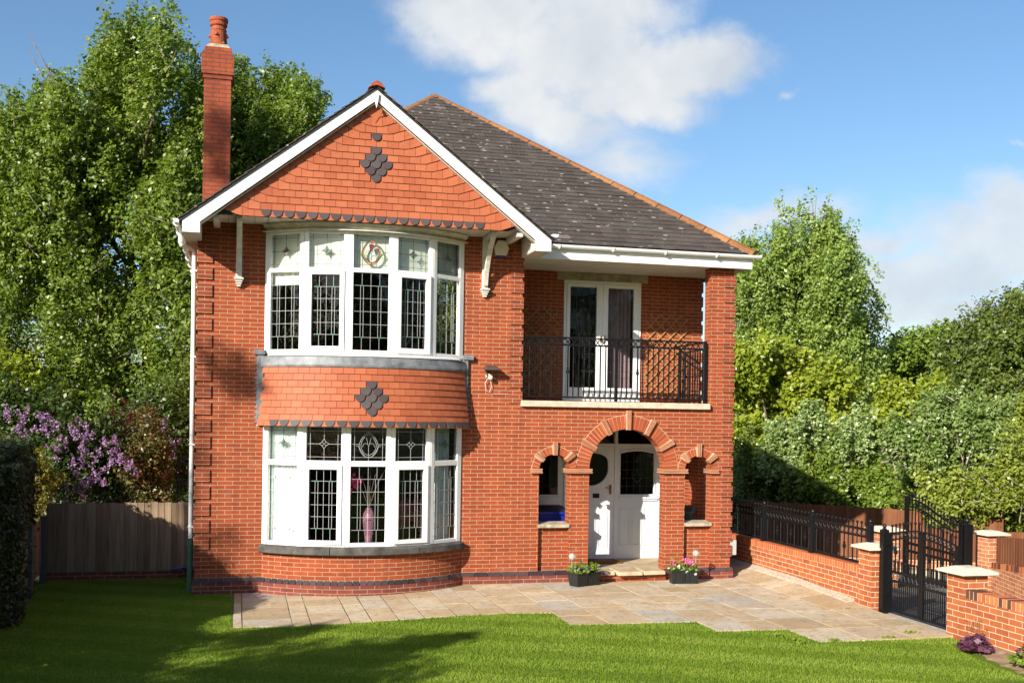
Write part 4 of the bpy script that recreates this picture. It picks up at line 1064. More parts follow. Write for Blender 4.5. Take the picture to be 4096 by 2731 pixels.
def bloom(name, V, L, W, lab, leafn, petals, seed=0):
    c = V(0, 0, .22); t = thing(name, tuple(c), lab, 'flowers')
    P = np.array([tuple(V(RS.uniform(-L/2, L/2), RS.normal()*W*.35, .225+abs(RS.normal())*.055)) for _ in range(leafn)])
    A, B, N = leaf_arrays(P, .055, aspect=.75); cards('foliage', P, A, B, RS.rand(leafn), 'bedleaf', t, tuple(c), N)
    for mat, spots in petals:
        P = []
        for (a, b, z, r, n) in spots:
            q = V(a, b, z); P += [(q.x+RS.normal()*r, q.y+RS.normal()*r, q.z+RS.normal()*r*.7) for _ in range(n)]
        P = np.array(P); A, B, N = leaf_arrays(P, .030, aspect=.9); cards('petals', P, A, B, RS.rand(len(P)), mat, t, tuple(c), N)
V1 = planter((6.10, -.38, -.152), rad(24), .52, .24, 'black twin planter of violet flowers left of the stone doorstep')
bloom('violet_flowers', V1, .5, .2, 'trailing violet and blue flowers with bright green leaves in the left planter', 420,
      [('pansy', [(RS.uniform(-.2, .28), RS.uniform(-.12, .1), .26+.05*RS.rand(), .012, 7) for _ in range(20)]+[(.29+.04*k, -.06, .20-.02*k, .015, 8) for k in range(3)])])
V2 = planter((7.815, -.40, -.152), rad(-6), .47, .22, 'black twin planter of pink flowers right of the stone doorstep')
bloom('pink_flowers', V2, .46, .18, 'pink geraniums and small white flowers in the right planter', 300,
      [('geranium', [(-.17, 0, .33, .022, 26), (.05, 0, .37, .035, 60), (.13, -.02, .33, .03, 40), (.19, 0, .28, .02, 18)]), ('whitepetal', [(-.27, -.05, .26, .01, 8), (-.1, -.08, .29, .014, 10), (.02, -.12, .21, .014, 12), (-.02, -.1, .26, .012, 8), (.16, -.13, .17, .014, 12), (-.2, -.1, .27, .01, 8)])])
for (x, y, z, b, lab) in ((5.88, -.40, .325, -.0, 'round glass solar light on a steel stem in the violet planter'), (8.02, -.42, .345, .0, 'round glass solar light on a steel stem in the pink planter')):
    t = thing('solar_light', (x, y, .0), lab, 'garden light', 'globe lights in the planters')
    m = MB(); m.ball((x, y, z), .056, 14, 10); m.build('globe', 'glass_globe', t, smooth=True)
    m = MB(); m.tube([(x, y, .03), (x, y, z-.075)], .009, 6); m.build('stem', 'steel', t)
    m = MB(); m.lathe([(.012, z-.085), (.026, z-.05), (.014, z-.045)], x, y, 10); m.ball((x, y, z), .014, 6, 5); m.build('collar', 'steel', t)

# ================================================================== GROUND
def gz0(x, y=0): return -.2+.05*min(1, max(0, (x-1)/4))
def tz(x, y):
    if x < 9.5: z = -.27
    elif x < 10.4: z = -.27+.03*(x-9.5)/.9
    elif x < 14.6: z = -.24-.10*(x-10.4)
    elif x < 18: z = -.66-.22*(x-14.6)
    else: z = -1.41-.012*(x-18)
    if y > 10: z -= .02*min(y-10, 40)
    return z
m = MB(); gx = [-260, -90, -40, -20, -9, -3, 2, 7, 9.5, 10.4, 12.5, 14.6, 16.3, 18, 24, 35, 60, 120, 300]; gy = [-120, -50, -25, -12, -4, 2, 6, 10, 14, 20, 30, 45, 70, 120, 320]
for i in range(len(gx)-1):
    for j in range(len(gy)-1): m.quad([(gx[i+a], gy[j+b], tz(gx[i+a], gy[j+b])) for a, b in ((0, 0), (1, 0), (1, 1), (0, 1))])
struct(m.build('ground', 'earth'))
m = MB(); lx = [-9, -2.35, -.5, 1, 2, 3, 4, 5, 9.49]
for a, b in zip(lx, lx[1:]): m.quad([(a, -22, gz0(a)-.012), (b, -22, gz0(b)-.012), (b, 1.75, gz0(b)-.012), (a, 1.75, gz0(a)-.012)])
struct(m.build('lawn', 'lawn'))
# paving edge towards the lawn
EDGE = [(.60, -2.69), (1.63, -2.73), (2.46, -2.67), (3.57, -2.52), (4.55, -2.49), (4.90, -2.62), (4.905, -3.49), (6.64, -3.56), (6.645, -4.21), (7.62, -4.26), (7.63, -5.05), (9.52, -5.10)]
def yedge(x):
    for (xa, ya), (xb, yb) in zip(EDGE, EDGE[1:]):
        if xa <= x <= xb and xb-xa > .02: return ya+(yb-ya)*(x-xa)/(xb-xa)
    return -2.6
m = MB(); mj = MB()
cuts = [.60, 4.90, 6.64, 7.62, 9.50]; cols = [.60, .72, 1.36, 1.60, 2.12, 2.40]
x = 2.40
while x < 4.6: x += rnd.choice((.36, .5, .6, .45)); cols.append(min(x, 4.9))
cols = [c for c in cols if c < 4.72]+[4.90]
for a, b in ((4.90, 6.64), (6.64, 7.62), (7.62, 9.50)):
    n = max(1, round((b-a)/.58)); cs = sorted(a+(b-a)*(k+rnd.uniform(-.18, .18))/n for k in range(1, n)); cols += cs+[b]
def slope_z(x, y):
    z = gz0(x)+.004
    if x > 8.9: z += .10*min(1, (x-8.9)/.62)*min(1, max(0, (y+3.6)/2.5))+.02*max(0, x-8.9)
    return z
for a, b in zip(cols, cols[1:]):
    y = yedge(a+.02); y1 = 0.03 if b < 8.9 else 2.6; yl = yedge(b-.02)
    if b > 8.9 and a < 8.9: y1 = 2.6
    ys_ = [max(y, yl)+.03]
    while ys_[-1]+.3 < y1: ys_.append(ys_[-1]+.3)
    ys_.append(y1)
    for k, (ya, yb) in enumerate(zip(ys_, ys_[1:])):
        yA, yB = (y+.03, yl+.03) if k == 0 else (ya, ya)
        mj.quad([(a, yA, slope_z(a, yA)-.006), (b, yB, slope_z(b, yB)-.006), (b, yb, slope_z(b, yb)-.006), (a, yb, slope_z(a, yb)-.006)])
    first = True
    while y < y1-.05:
        L = rnd.choice((.45, .6, .75, .9)); yb = min(y+L, y1)
        if y1-yb < .25: yb = y1
        g = .007; d = yl-yedge(a+.02) if first else 0; first = False
        ww = lambda: rnd.uniform(-.004, .004); h = rnd.uniform(-.003, .004)
        c4_ = [(a+g+ww(), y+g+ww()), (b-g+ww(), y+g+d+ww()), (b-g+ww(), yb-g+ww()), (a+g+ww(), yb-g+ww())]
        m.hexa([(q[0], q[1], slope_z(*q)-.05) for q in c4_]+[(q[0], q[1], slope_z(*q)+h) for q in c4_], rnd.random())
        y = yb
struct(m.build('paving', 'flag', bevel=.002)); struct(mj.build('paving_joint', 'joint'))
# weeds in the joints and rubble haunching along the garden wall
m = MB()
for k in range(60):
    y = -2.75+k*.09; m.hexa([(9.36+rnd.uniform(-.05, .03), y, -.14), (9.54, y, -.10), (9.54, y+.089, -.10), (9.36+rnd.uniform(-.05, .03), y+.089, -.14), (9.42, y, slope_z(9.42, y)+.015), (9.54, y, slope_z(9.5, y)+.045+rnd.uniform(0, .02)), (9.54, y+.089, slope_z(9.5, y)+.05), (9.42, y+.089, slope_z(9.42, y)+.015)])
struct(m.build('wall_haunching', 'haunch'))
m = MB(); m.quad([(9.50, -10, -.235), (10.4, -10, -.235), (10.4, 9, -.235), (9.50, 9, -.235)]); m.quad([(10.4, -10, -.235), (14.7, -10, tz(14.6, 0)+.005), (14.7, 9, tz(14.6, 0)+.005), (10.4, 9, -.235)])
struct(m.build('driveway', 'tarmac'))
m = MB(); m.box(9.45, 9.85, -5.0, -3.25, -.24, -.165); struct(m.build('threshold', 'haunch'))
# soil bed along the near right wall
m = MB()
bx = [(9.20, -5.42), (9.05, -5.75), (8.93, -6.3), (8.85, -7.2), (8.8, -10)]
def soilz(x, y): return -.185+.03*math.sin(x*9+y*7)*math.cos(y*11)*.5
n = 40
for i in range(n):
    ya, yb = -5.40-4.2*i/n, -5.40-4.2*(i+1)/n
    def xl(y):
        for (xa, y_a), (xb, y_b) in zip(bx, bx[1:]):
            if y_b <= y <= y_a: return xa+(xb-xa)*(y-y_a)/(y_b-y_a)
        return 9.2
    for j in range(6):
        f = lambda y, q: xl(y)+(9.53-xl(y))*q
        q0, q1 = j/6, (j+1)/6
        z = lambda xx, yy, q: soilz(xx, yy)+.07*q if q > 0 else -.205
        m.quad([(f(yb, q0), yb, z(f(yb, q0), yb, q0)), (f(yb, q1), yb, z(f(yb, q1), yb, q1)), (f(ya, q1), ya, z(f(ya, q1), ya, q1)), (f(ya, q0), ya, z(f(ya, q0), ya, q0))])
struct(m.build('soil_bed', 'soil', recalc=False, smooth=True))
# grass blades: one mass of mown turf
def inpave(x, y):
    return (x > .57) & (x < 9.6) & (y > np.interp(x, [a for a, _ in EDGE], [b for _, b in EDGE])+.02+.05*RS.rand(len(x))**3+.02*np.sin(x*23)*np.sin(x*7))
N = 460000
gx_ = RS.uniform(-2.35, 9.5, N); gy_ = RS.uniform(-7.2, 1.75, N)
keep = ~inpave(gx_, gy_)
xl_ = np.interp(-gy_, [5.42, 5.75, 6.3, 7.2, 10], [9.20, 9.05, 8.93, 8.85, 8.8]); keep &= ~((gy_ < -5.40) & (gx_ > xl_+.02))
keep &= ~((gx_ > 9.44)); keep &= ~((gx_ > -.02) & (gy_ > -.03))
gx_, gy_ = gx_[keep], gy_[keep]; n = len(gx_)
pt = .5+.5*np.sin(gx_*1.7+np.sin(gy_*2.1))*np.sin(gy_*1.3+.7*np.sin(gx_*1.9)); st = .5+.5*np.sign(np.sin((gx_*.45+gy_*.9)*PI/.42))
hgt = .016+.014*RS.rand(n)+.004*pt; lean = RS.normal(size=(n, 2))*.012; lean[:, 0] += (st-.5)*.012
gzv = -.2+.05*np.clip((gx_-1)/4, 0, 1)-.014
P = np.stack([gx_, gy_, gzv], 1); tip = P+np.concatenate([lean, hgt[:, None]], 1); ang = RS.rand(n)*2*PI
wv = np.stack([np.cos(ang), np.sin(ang), 0*ang], 1)*(.0034+.0026*RS.rand(n))[:, None]
V = np.empty((n, 3, 3)); V[:, 0] = P-wv; V[:, 1] = P+wv; V[:, 2] = tip
me = bpy.data.meshes.new('grass'); me.vertices.add(n*3); me.vertices.foreach_set('co', V.astype(np.float32).ravel())
me.loops.add(n*3); me.loops.foreach_set('vertex_index', np.arange(n*3, dtype=np.int32)); me.polygons.add(n); me.polygons.foreach_set('loop_start', np.arange(0, n*3, 3, dtype=np.int32))
at_ = me.attributes.new('tint', 'FLOAT', 'FACE'); at_.data.foreach_set('value', np.clip(.34*RS.rand(n)+.20*pt+.24*st+.14*RS.rand(n)**4+.04+.16*np.clip(np.sin(gx_*5.1+2*np.sin(gy_*3.7))*np.sin(gy_*6.3+1.5*np.sin(gx_*4.1))-.35, 0, 1), 0, 1).astype(np.float32))
me.materials.append(M['grass']); me.update(calc_edges=True)
go = bpy.data.objects.new('grass', me); COL.objects.link(go); go['kind'] = 'stuff'; tag(go, 'short bright green mown grass of the front lawn', 'grass')
# weeds between flags
P = []
for (u, v) in ((1820, 1470), (1915, 1473), (1840, 1478), (2040, 1466), (1790, 1462), (2090, 1455), (1955, 1402)):
    q = CAM+ray(u, v)*((-.155-CAM.z)/ray(u, v).z)
    P += [(q.x+RS.normal()*.05, q.y+RS.normal()*.03, -.15+RS.rand()*.03) for _ in range(40)]
P = np.array(P); A, B, Nn = leaf_arrays(P, .05, aspect=.3); wd = cards('joint_weeds', P, A, B, RS.rand(len(P)), 'grass', None, (0, 0, 0), Nn); wd['kind'] = 'stuff'; tag(wd, 'tufts of grass growing in the paving joints near the lawn edge', 'weeds')

# ================================================================== GARDEN WALLS, PILLARS, IRONWORK
def soldier(mb, p, q, z0, z1, wdt, nrm):
    p, q = Vector(p), Vector(q); d = q-p; L = d.length; d.normalize(); n = int(L/.075)
    for k in range(n): mb.obox(p+d*(k*L/n+.006)+Vector((0, 0, z0)), d*(L/n-.012), Vector(nrm)*wdt, (0, 0, z1-z0), rnd.random())
WX = 9.53
t = thing('garden_wall', (WX+.1, -1, -.15), 'low orange brick garden wall carrying the black iron fence beside the paving', 'wall')
m = MB(); m.box(WX, WX+.22, -2.87, 9.0, -.4, .345); m.build('wall_body', 'brick_garden', t)
m = MB(); soldier(m, (WX-.002, -2.87, 0), (WX-.002, 6.0, 0), .347, .45, .224, (1, 0, 0)); m.build('coping', 'soldier_red', t)
m = MB(); m.box(WX+.0, WX+.218, -2.868, 6.0, .346, .447); m.build('coping_mortar', 'mortar', t)
def pillar(x0, y0, s, zb, zt, cap, ov, mat, lab, nm='gate_pillar'):
    t = thing(nm, (x0+s/2, y0+s/2, zb), lab, 'pillar', 'brick gate pillars with pale caps')
    m = MB(); m.box(x0, x0+s, y0, y0+s, zb, zt); m.build('shaft', mat, t)
    m = MB(); xa, xb, ya, yb = x0-ov, x0+s+ov, y0-ov, y0+s+ov; e = .05
    m.box(xa, xb, ya, yb, zt+.001, zt+.035); m.hexa([(xa, ya, zt+.036), (xb, ya, zt+.036), (xb, yb, zt+.036), (xa, yb, zt+.036), (xa+.16, ya+.16, zt+cap), (xb-.16, ya+.16, zt+cap), (xb-.16, yb-.16, zt+cap), (xa+.16, yb-.16, zt+cap)])
    m.build('cap', 'capstone', t, bevel=.008)
pillar(9.50, -3.235, .34, -.3, .725, .085, .085, 'brick_garden', 'orange brick gate pillar with pale cap at the end of the iron fence')
pillar(9.50, -5.28, .34, -.3, .665, .085, .095, 'brick_garden', 'nearest brick gate pillar with the widest pale cap, right of the double gate')
pillar(11.83, .10, .36, -.6, .60, .085, .085, 'brick_far', 'brick pillar with bright white cap behind the low double gate')
pillar(14.72, .95, .36, -.9, .40, .085, .09, 'brick_far', 'brick pillar beside the tall black post, at the end of the brown boarded fence')
# near right wall with buff and dark soldier course
t = thing('garden_wall', (9.63, -7, -.2), 'low brick wall with a buff and dark brick top behind the flower bed', 'wall')
m = MB(); m.box(9.52, 9.74, -11, -5.281, -.4, .375); m.build('wall_body', 'brick_garden', t)
m = MB(); soldier(m, (9.518, -11, 0), (9.518, -5.281, 0), .377, .482, .224, (1, 0, 0)); m.build('coping', 'soldier', t)
m = MB(); m.box(9.5195, 9.738, -11, -5.283, .376, .479); m.build('coping_mortar', 'mortar', t)
# far driveway wall with brown boards above
P0, P1 = Vector((14.80, .94, 0)), Vector((13.30, -3.4, 0)); dW = (P1-P0); LW = dW.length; dn = dW.normalized(); nr = Vector((-dn.y, dn.x, 0))
if nr.x < 0: nr = -nr
t = thing('garden_wall', ((P0+P1)/2)[:2]+(-.7,), 'pale brick wall along the far side of the driveway under the brown boarded fence', 'wall')
def sl(f, a, b): return a+(b-a)*f
m = MB(); m.obox(P0+Vector((0, 0, -1.0)), dW, nr*.22, (0, 0, .84)); 
m = MB(); m.hexa([P0+Vector((0, 0, -1.1)), P1+Vector((0, 0, -1.1)), P1+nr*.22+Vector((0, 0, -1.1)), P0+nr*.22+Vector((0, 0, -1.1)), P0+Vector((0, 0, -.22)), P1+Vector((0, 0, .12)), P1+nr*.22+Vector((0, 0, .12)), P0+nr*.22+Vector((0, 0, -.22))]); m.build('wall_body', 'brick_far', t)
m = MB(); n = 60
for k in range(n):
    f0, f1 = k/n, (k+.9)/n; a, b = P0+dW*f0, P0+dW*f1; za, zb = sl(f0, -.219, .121), sl(f1, -.219, .121)
    m.hexa([a+Vector((0, 0, za))-nr*.002, b+Vector((0, 0, zb))-nr*.002, b+nr*.222+Vector((0, 0, zb)), a+nr*.222+Vector((0, 0, za)), a+Vector((0, 0, za+.11))-nr*.002, b+Vector((0, 0, zb+.11))-nr*.002, b+nr*.222+Vector((0, 0, zb+.11)), a+nr*.222+Vector((0, 0, za+.11))], rnd.random())
m.build('coping', 'soldier', t)
def board_fence(nm, p, q, zb0, zb1, zt0, zt1, mat, lab, bw=.12, grp=None, lap=.012, rail=True):
    p, q = Vector(p), Vector(q); d = q-p; L = d.length; n = int(L/bw); nn = Vector((d.y, -d.x, 0)).normalized()
    t = thing(nm, (p.x, p.y, zb0), lab, 'fence', grp)
    m = MB()
    for k in range(n):
        f0, f1 = k/n, (k+1)/n; a, b = p+d*f0, p+d*f1
        z0, z1 = sl(f0, zb0, zb1), sl(f0, zt0, zt1)+rnd.uniform(-.012, .012)
        m.hexa([a+Vector((0, 0, z0)), b+nn*lap+Vector((0, 0, z0)), b+nn*(lap+.012)+Vector((0, 0, z0)), a+nn*.016+Vector((0, 0, z0)), a+Vector((0, 0, z1)), b+nn*lap+Vector((0, 0, z1)), b+nn*(lap+.012)+Vector((0, 0, z1)), a+nn*.016+Vector((0, 0, z1))], rnd.random())
    m.build('boards', mat, t); return t
board_fence('boarded_fence', P0+nr*.1, P1+nr*.1, -.10, .24, .40, .74, 'fence_brown', 'brown boarded fence standing on the pale brick wall at the right edge', .13)
board_fence('boarded_fence', (14.2, 10.5, 0), (16.6, 5.6, 0), -1.5, -1.5, .34, .46, 'fence_brown', 'long brown boarded fence below the trees, behind the iron fence', .14)
board_fence('boarded_fence', (16.75, 5.55, 0), (17.6, 4.1, 0), -1.5, -1.5, .43, .40, 'fence_brown', 'lower gappy brown fence panel behind the tall gate', .16)
# wall and fence glimpsed through the gates
t = thing('garden_wall', (15.5, 3.2, -.9), 'brick wall seen through the bars behind the double gate', 'wall')
m = MB(); q0, q1 = Vector((13.2, 4.2, 0)), Vector((17.6, 2.0, 0)); m.obox(q0+Vector((0, 0, -1.4)), q1-q0, Vector((.1, .2, 0)), (0, 0, 1.0)); m.build('wall_body', 'brick_far', t)
m = MB(); m.obox(q0+Vector((-.05, -.3, -1.4)), q1-q0, Vector((.1, .28, 0)), (0, 0, .82)); m.build('kerb', 'kerb', t)
board_fence('boarded_fence', q0+Vector((0, .15, 0)), q1+Vector((0, .15, 0)), -.38, -.42, .30, .26, 'fence_brown', 'brown boarded fence above the wall seen through the bars of the gates', .15)

# iron fence panels
FXX = 9.63
def finial(mb, c, r=.022): mb.ball(c, r, 8, 6)
def fence_panel(ya, yb, lab):
    t = thing('iron_fence_panel', (FXX, (ya+yb)/2, .45), lab, 'fence panel', 'iron fence panels on the garden wall')
    for z, h in ((.985, .03), (.872, .024), (.487, .03)):
        m = MB(); m.bar((FXX, ya, z), (FXX, yb, z), .02, h); m.build('rail', 'iron', t)
    n = int(abs(yb-ya)/.115)
    for k in range(n):
        y = ya+(yb-ya)*(k+.5)/n; m = MB()
        if k % 2: 
            m.box(FXX-.007, FXX+.007, y-.007, y+.007, .50, 1.06)
            if k % 4 == 1: knuckle(m, FXX, y, .68)
        else:
            twist(m, FXX, y, .50, .86, .0095, 5); m.box(FXX-.007, FXX+.007, y-.007, y+.007, .86, 1.06)
        finial(m, (FXX, y, 1.078)); m.build('bar', 'iron', t, recalc=False)
    m = MB()
    for k in range(n):
        y = ya+(yb-ya)*(k+1)/n; m.tube([(FXX, y+.042*math.cos(2*PI*j/12), .928+.042*math.sin(2*PI*j/12)) for j in range(13)], .006, 4, caps=False)
    m.build('ring_frieze', 'iron', t)
def iron_post(x, y, z0, z1, s, lab, grp, ball=.03, nm='fence_post'):
    t = thing(nm, (x, y, z0), lab, 'post', grp)
    m = MB(); m.box(x-s/2, x+s/2, y-s/2, y+s/2, z0, z1); m.box(x-s/2-.02, x+s/2+.02, y-s/2-.02, y+s/2+.02, z0, z0+.012); m.build('shaft', 'iron', t, bevel=.004)
    m = MB(); m.lathe([(s*.45, z1), (s*.25, z1+.02), (s*.2, z1+.03)], x, y, 8); m.ball((x, y, z1+.03+ball*.8), ball, 10, 8); m.build('finial', 'iron', t)
fence_panel(-2.93, -1.41, 'black iron fence panel nearest the gate pillar'); fence_panel(-1.29, .24, 'black iron fence panel between the two ball topped posts'); fence_panel(.36, 2.0, 'black iron fence panel in shade next to the house corner')
for y, lab in ((.30, 'black iron fence post nearest the house on the low wall'), (-1.35, 'black iron fence post between two panels midway along the low wall'), (-2.985, 'short black iron post at the fence end behind the pale pillar cap')): iron_post(FXX, y, .4505, 1.06, .075, lab, 'iron fence posts')
# low double gate
GXX = 9.68
iron_post(GXX-.05, -3.34, -.24, 1.03, .095, 'black square gate post in front of the orange brick pillar', 'gate posts', .03, 'gate_post')
gc, gl, gr = -4.15, -3.41, -4.90
def gate_leaf(y0, y1, lab):
    t = thing('garden_gate', (GXX, y0, -.12), lab, 'gate', 'two leaves of the low double gate')
    ztop = lambda y: .965+.115*math.cos((y-gc)/.78*PI/2)
    for y in (y0, y1):
        m = MB(); m.box(GXX-.018, GXX+.018, y-.022, y+.022, -.115, ztop(y)); m.build('stile', 'iron', t)
    for z in (-.10, .32, .45):
        m = MB(); m.bar((GXX, y0, z), (GXX, y1, z), .025, .032); m.build('rail', 'iron', t)
    for dz in (0, -.09):
        m = MB(); ys = [y0+(y1-y0)*k/8 for k in range(9)]; m.tube([(GXX, y, ztop(y)+dz) for y in ys], .013, 6); m.build('rail', 'iron', t)
    n = 8
    for k in range(n):
        y = y0+(y1-y0)*(k+.5)/n; m = MB(); m.box(GXX-.007, GXX+.007, y-.007, y+.007, .46, ztop(y)+.09); finial(m, (GXX, y, ztop(y)+.11), .021)
        if k % 3 == 1: knuckle(m, GXX, y, .74)
        m.build('bar', 'iron', t, recalc=False)
        m = MB()
        for f in (-.25, .25):
            yy = y+(y1-y0)/n*f; m.box(GXX-.006, GXX+.006, yy-.006, yy+.006, -.09, .31)
        m.box(GXX-.006, GXX+.006, y+.028, y+.040, .46, .58); finial(m, (GXX, y+.034, .595), .018); m.build('lower_bar', 'iron', t, recalc=False)
    m = MB()
    for k in range(n):
        y = y0+(y1-y0)*(k+.5)/n; m.tube([(GXX, y+.042*math.cos(2*PI*j/12), .385+.05*math.sin(2*PI*j/12)) for j in range(13)], .006, 4, caps=False)
    m.build('ring_frieze', 'iron', t); m = MB()
    for k in range(n):
        y = y0+(y1-y0)*(k+.5)/n; m.tube([(GXX, y+.036*math.cos(2*PI*j/12), ztop(y)-.045+.036*math.sin(2*PI*j/12)) for j in range(13)], .005, 4, caps=False)
    m.build('arched_ring_frieze', 'iron', t)
    m = MB(); yh = y0 if abs(y0-gl) < .05 or abs(y0-gr) < .05 else y1
    for z in (.10, .82): m.box(GXX-.05, GXX+.03, yh-.03, yh+.05, z, z+.03)
    m.build('hinge', 'iron', t)
gate_leaf(gl, gc+.025, 'left leaf of the low black iron double gate, hinged beside the orange pillar'); gate_leaf(gc-.025, gr, 'right leaf of the low black iron double gate, beside the nearest pillar')
# tall driveway gate leaf and its post
A_, B_ = Vector((12.37, .15, 0)), Vector((14.10, .93, 0)); dG = B_-A_
t = thing('driveway_gate', (12.37, .15, -.3), 'tall black driveway gate leaf sweeping down to the big ball topped post', 'gate')
def gp(f, z): p = A_+dG*f; return (p.x, p.y, z)
ztop = lambda f: .62+.56*(.5+.5*math.cos(f*PI))
for f, w_ in ((0, .055), (1, .045)):
    m = MB(); m.bar(gp(f, -.3), gp(f, ztop(f)+.06), w_, w_, (0, 1, 0)); m.build('stile', 'iron', t)
for dz in (0, -.13):
    m = MB(); m.tube([gp(k/14, ztop(k/14)+dz) for k in range(15)], .02, 6); m.build('rail', 'iron', t)
for za, zb in ((.40, .02), (.26, -.12), (-.22, -.62)):
    m = MB(); m.bar(gp(0, za), gp(1, zb), .03, .05); m.build('rail', 'iron', t)
for k in range(17):
    f = (k+.7)/17.4; m = MB(); m.bar(gp(f, -.22-.4*f), gp(f, ztop(f)+.09), .016, .016, (0, 1, 0)); finial(m, gp(f, ztop(f)+.11), .022); m.build('bar', 'iron', t, recalc=False)
iron_post(14.28, 1.0, -.9, .62, .16, 'thick black gate post with a large ball finial beside the tall gate', 'gate posts', .055, 'gate_post')

# plants in the soil bed
def heuch(c, r, n, mat, lab, nm, size, stems=True):
    t = thing(nm, c, lab, 'plant')
    a = RS.rand(n)*2*PI; q = np.sqrt(RS.rand(n))*r; P = np.stack([c[0]+q*np.cos(a), c[1]+q*np.sin(a), c[2]+.06+(.16*(1-(q/r)**2))*RS.rand(n)+.02], 1)
    out = np.stack([np.cos(a), np.sin(a), .7+0*a], 1); A, B, Nn = leaf_arrays(P, size, out, .3, .8, 1.0); cards('foliage', P, A, B, RS.rand(n), mat, t, c, Nn)
    if stems:
        m = MB(); Pf = []
        for k in range(5):
            x, y = c[0]+rnd.gauss(0, .06), c[1]+rnd.gauss(0, .06); m.tube([(x, y, c[2]), (x+rnd.gauss(.01, .01), y, c[2]+.38)], .003, 4)
            Pf += [(x+RS.normal()*.015, y+RS.normal()*.015, c[2]+.24+RS.rand()*.16) for _ in range(22)]
        m.build('flower_stems', 'heuchera', t); Pf = np.array(Pf); A, B, Nn = leaf_arrays(Pf, .016); cards('tiny_blooms', Pf, A, B, RS.rand(len(Pf)), 'redtip', t, c, Nn)
heuch((9.17, -5.93, -.17), .19, 190, 'heuchera', 'purple leaved plant with thin pinkish flower stems on the dry soil', 'purple_plant', .085)
heuch((9.22, -6.72, -.16), .19, 130, 'bedleaf', 'bright green leafy plant at the corner of the soil bed', 'leafy_plant', .06, False)
heuch((9.27, -6.70, -.10), .12, 40, 'heuchera', 'small dark purple plant growing among the bright green leaves', 'purple_plant', .07, False)
# ================================================================== VEGETATION
def crown_pts(lobes, n, per, spray, wid, up=.5, shell=.5):
    """leaf positions: sprays of leaves spread through ellipsoid lobes"""
    L = [(np.array(c), np.array(r)) for c, r in lobes]
    wts = np.array([(r[0]*r[2])**.8 for _, r in L]); wts /= wts.sum()
    nc = max(1, n//per); idx = RS.choice(len(L), nc, p=wts)
    C = np.array([L[i][0] for i in idx]); R = np.array([L[i][1] for i in idx])
    d = unit(RS.normal(size=(nc, 3))); rr = shell+(1-shell)*np.sqrt(RS.rand(nc)); rr *= 1+.10*RS.normal(size=nc)
    P = C+d*R*rr[:, None]; ax = d*np.array([1, 1, .7])+RS.normal(size=(nc, 3))*.35; ax[:, 2] += up; ax = unit(ax)
    k = np.repeat(np.arange(nc), per); m = len(k)
    tt = RS.uniform(-.6, 1.0, m)*spray; taper = (1.15-.8*np.clip(tt/spray, 0, 1))*wid
    Q = P[k]+ax[k]*tt[:, None]+RS.normal(size=(m, 3))*taper[:, None]
    return Q, unit(d[k]+np.array([0, 0, .3])), k, nc, P, ax
def crown(t, lobes, n, size, mat, per=28, spray=.5, wid=.13, up=.5, droop=.2, shell=.5, aspect=.62, name='crown', bias=0.0, twigs=None):
    Q, out, k, nc, P, ax = crown_pts(lobes, n, per, spray, wid, up, shell)
    A, B, N = leaf_arrays(Q, size, out, droop, aspect, .6)
    tint = np.clip(.55*RS.rand(nc)[k]+.5*RS.rand(len(Q))**1.5+bias, 0, 1)
    o = cards(name, Q, A, B, tint, mat, t, tuple(t.location), N)
    if twigs:
        m = MB()
        for i in RS.choice(nc, min(nc, twigs), replace=False):
            a = Vector(P[i]-ax[i]*spray*1.3); b = Vector(P[i]+ax[i]*spray*.5); m.tube([a, b], [.018, .006], 4, caps=False)
        m.build('twigs', 'bark_pale', t, recalc=False)
    return o
def PX(lst, D, dep=1.0, jit=.6):
    """lobes given where the eye finds them in the photo, set at true distance D with real depth"""
    out = []
    for u, v, ru, rv in lst:
        d = D+RS.uniform(-jit, jit); c = at(u, v, d); k = d/2475.6
        out.append(((c.x, c.y, c.z), (ru*k, (ru+rv)/2*k*dep, rv*k)))
    return out
def sub(L, n=5, s=.5):
    """break every lobe into smaller uneven ones"""
    out = []
    for c, r in L:
        out.append((c, tuple(np.array(r)*.72)))
        for _ in range(n):
            d = unit(RS.normal(size=3)); q = np.array(c)+d*np.array(r)*RS.uniform(.55, .9); k = s*RS.uniform(.6, 1.15); out.append((tuple(q), tuple(np.array(r)*k*np.array([1, 1, RS.uniform(.7, 1.4)]))))
    return out
def spires(lst, D, dep=1.0):
    out = []
    for u, v, ru, rv in lst:
        d = D+RS.uniform(-.5, .5); c = at(u, v, d); k = d/2475.6
        for f, w in ((.9, .35), (.55, .7), (.1, 1.0), (-.4, 1.15), (-.9, 1.2)): out.append(((c.x, c.y, c.z+f*rv*k*.8), (ru*k*w, ru*k*w, rv*k*.38)))
    return out
def inside(u, v, poly):
    r = False; j = len(poly)-1
    for i in range(len(poly)):
        (a, b), (c, d) = poly[i], poly[j]
        if (b > v) != (d > v) and u < (c-a)*(v-b)/(d-b)+a: r = not r
        j = i
    return r
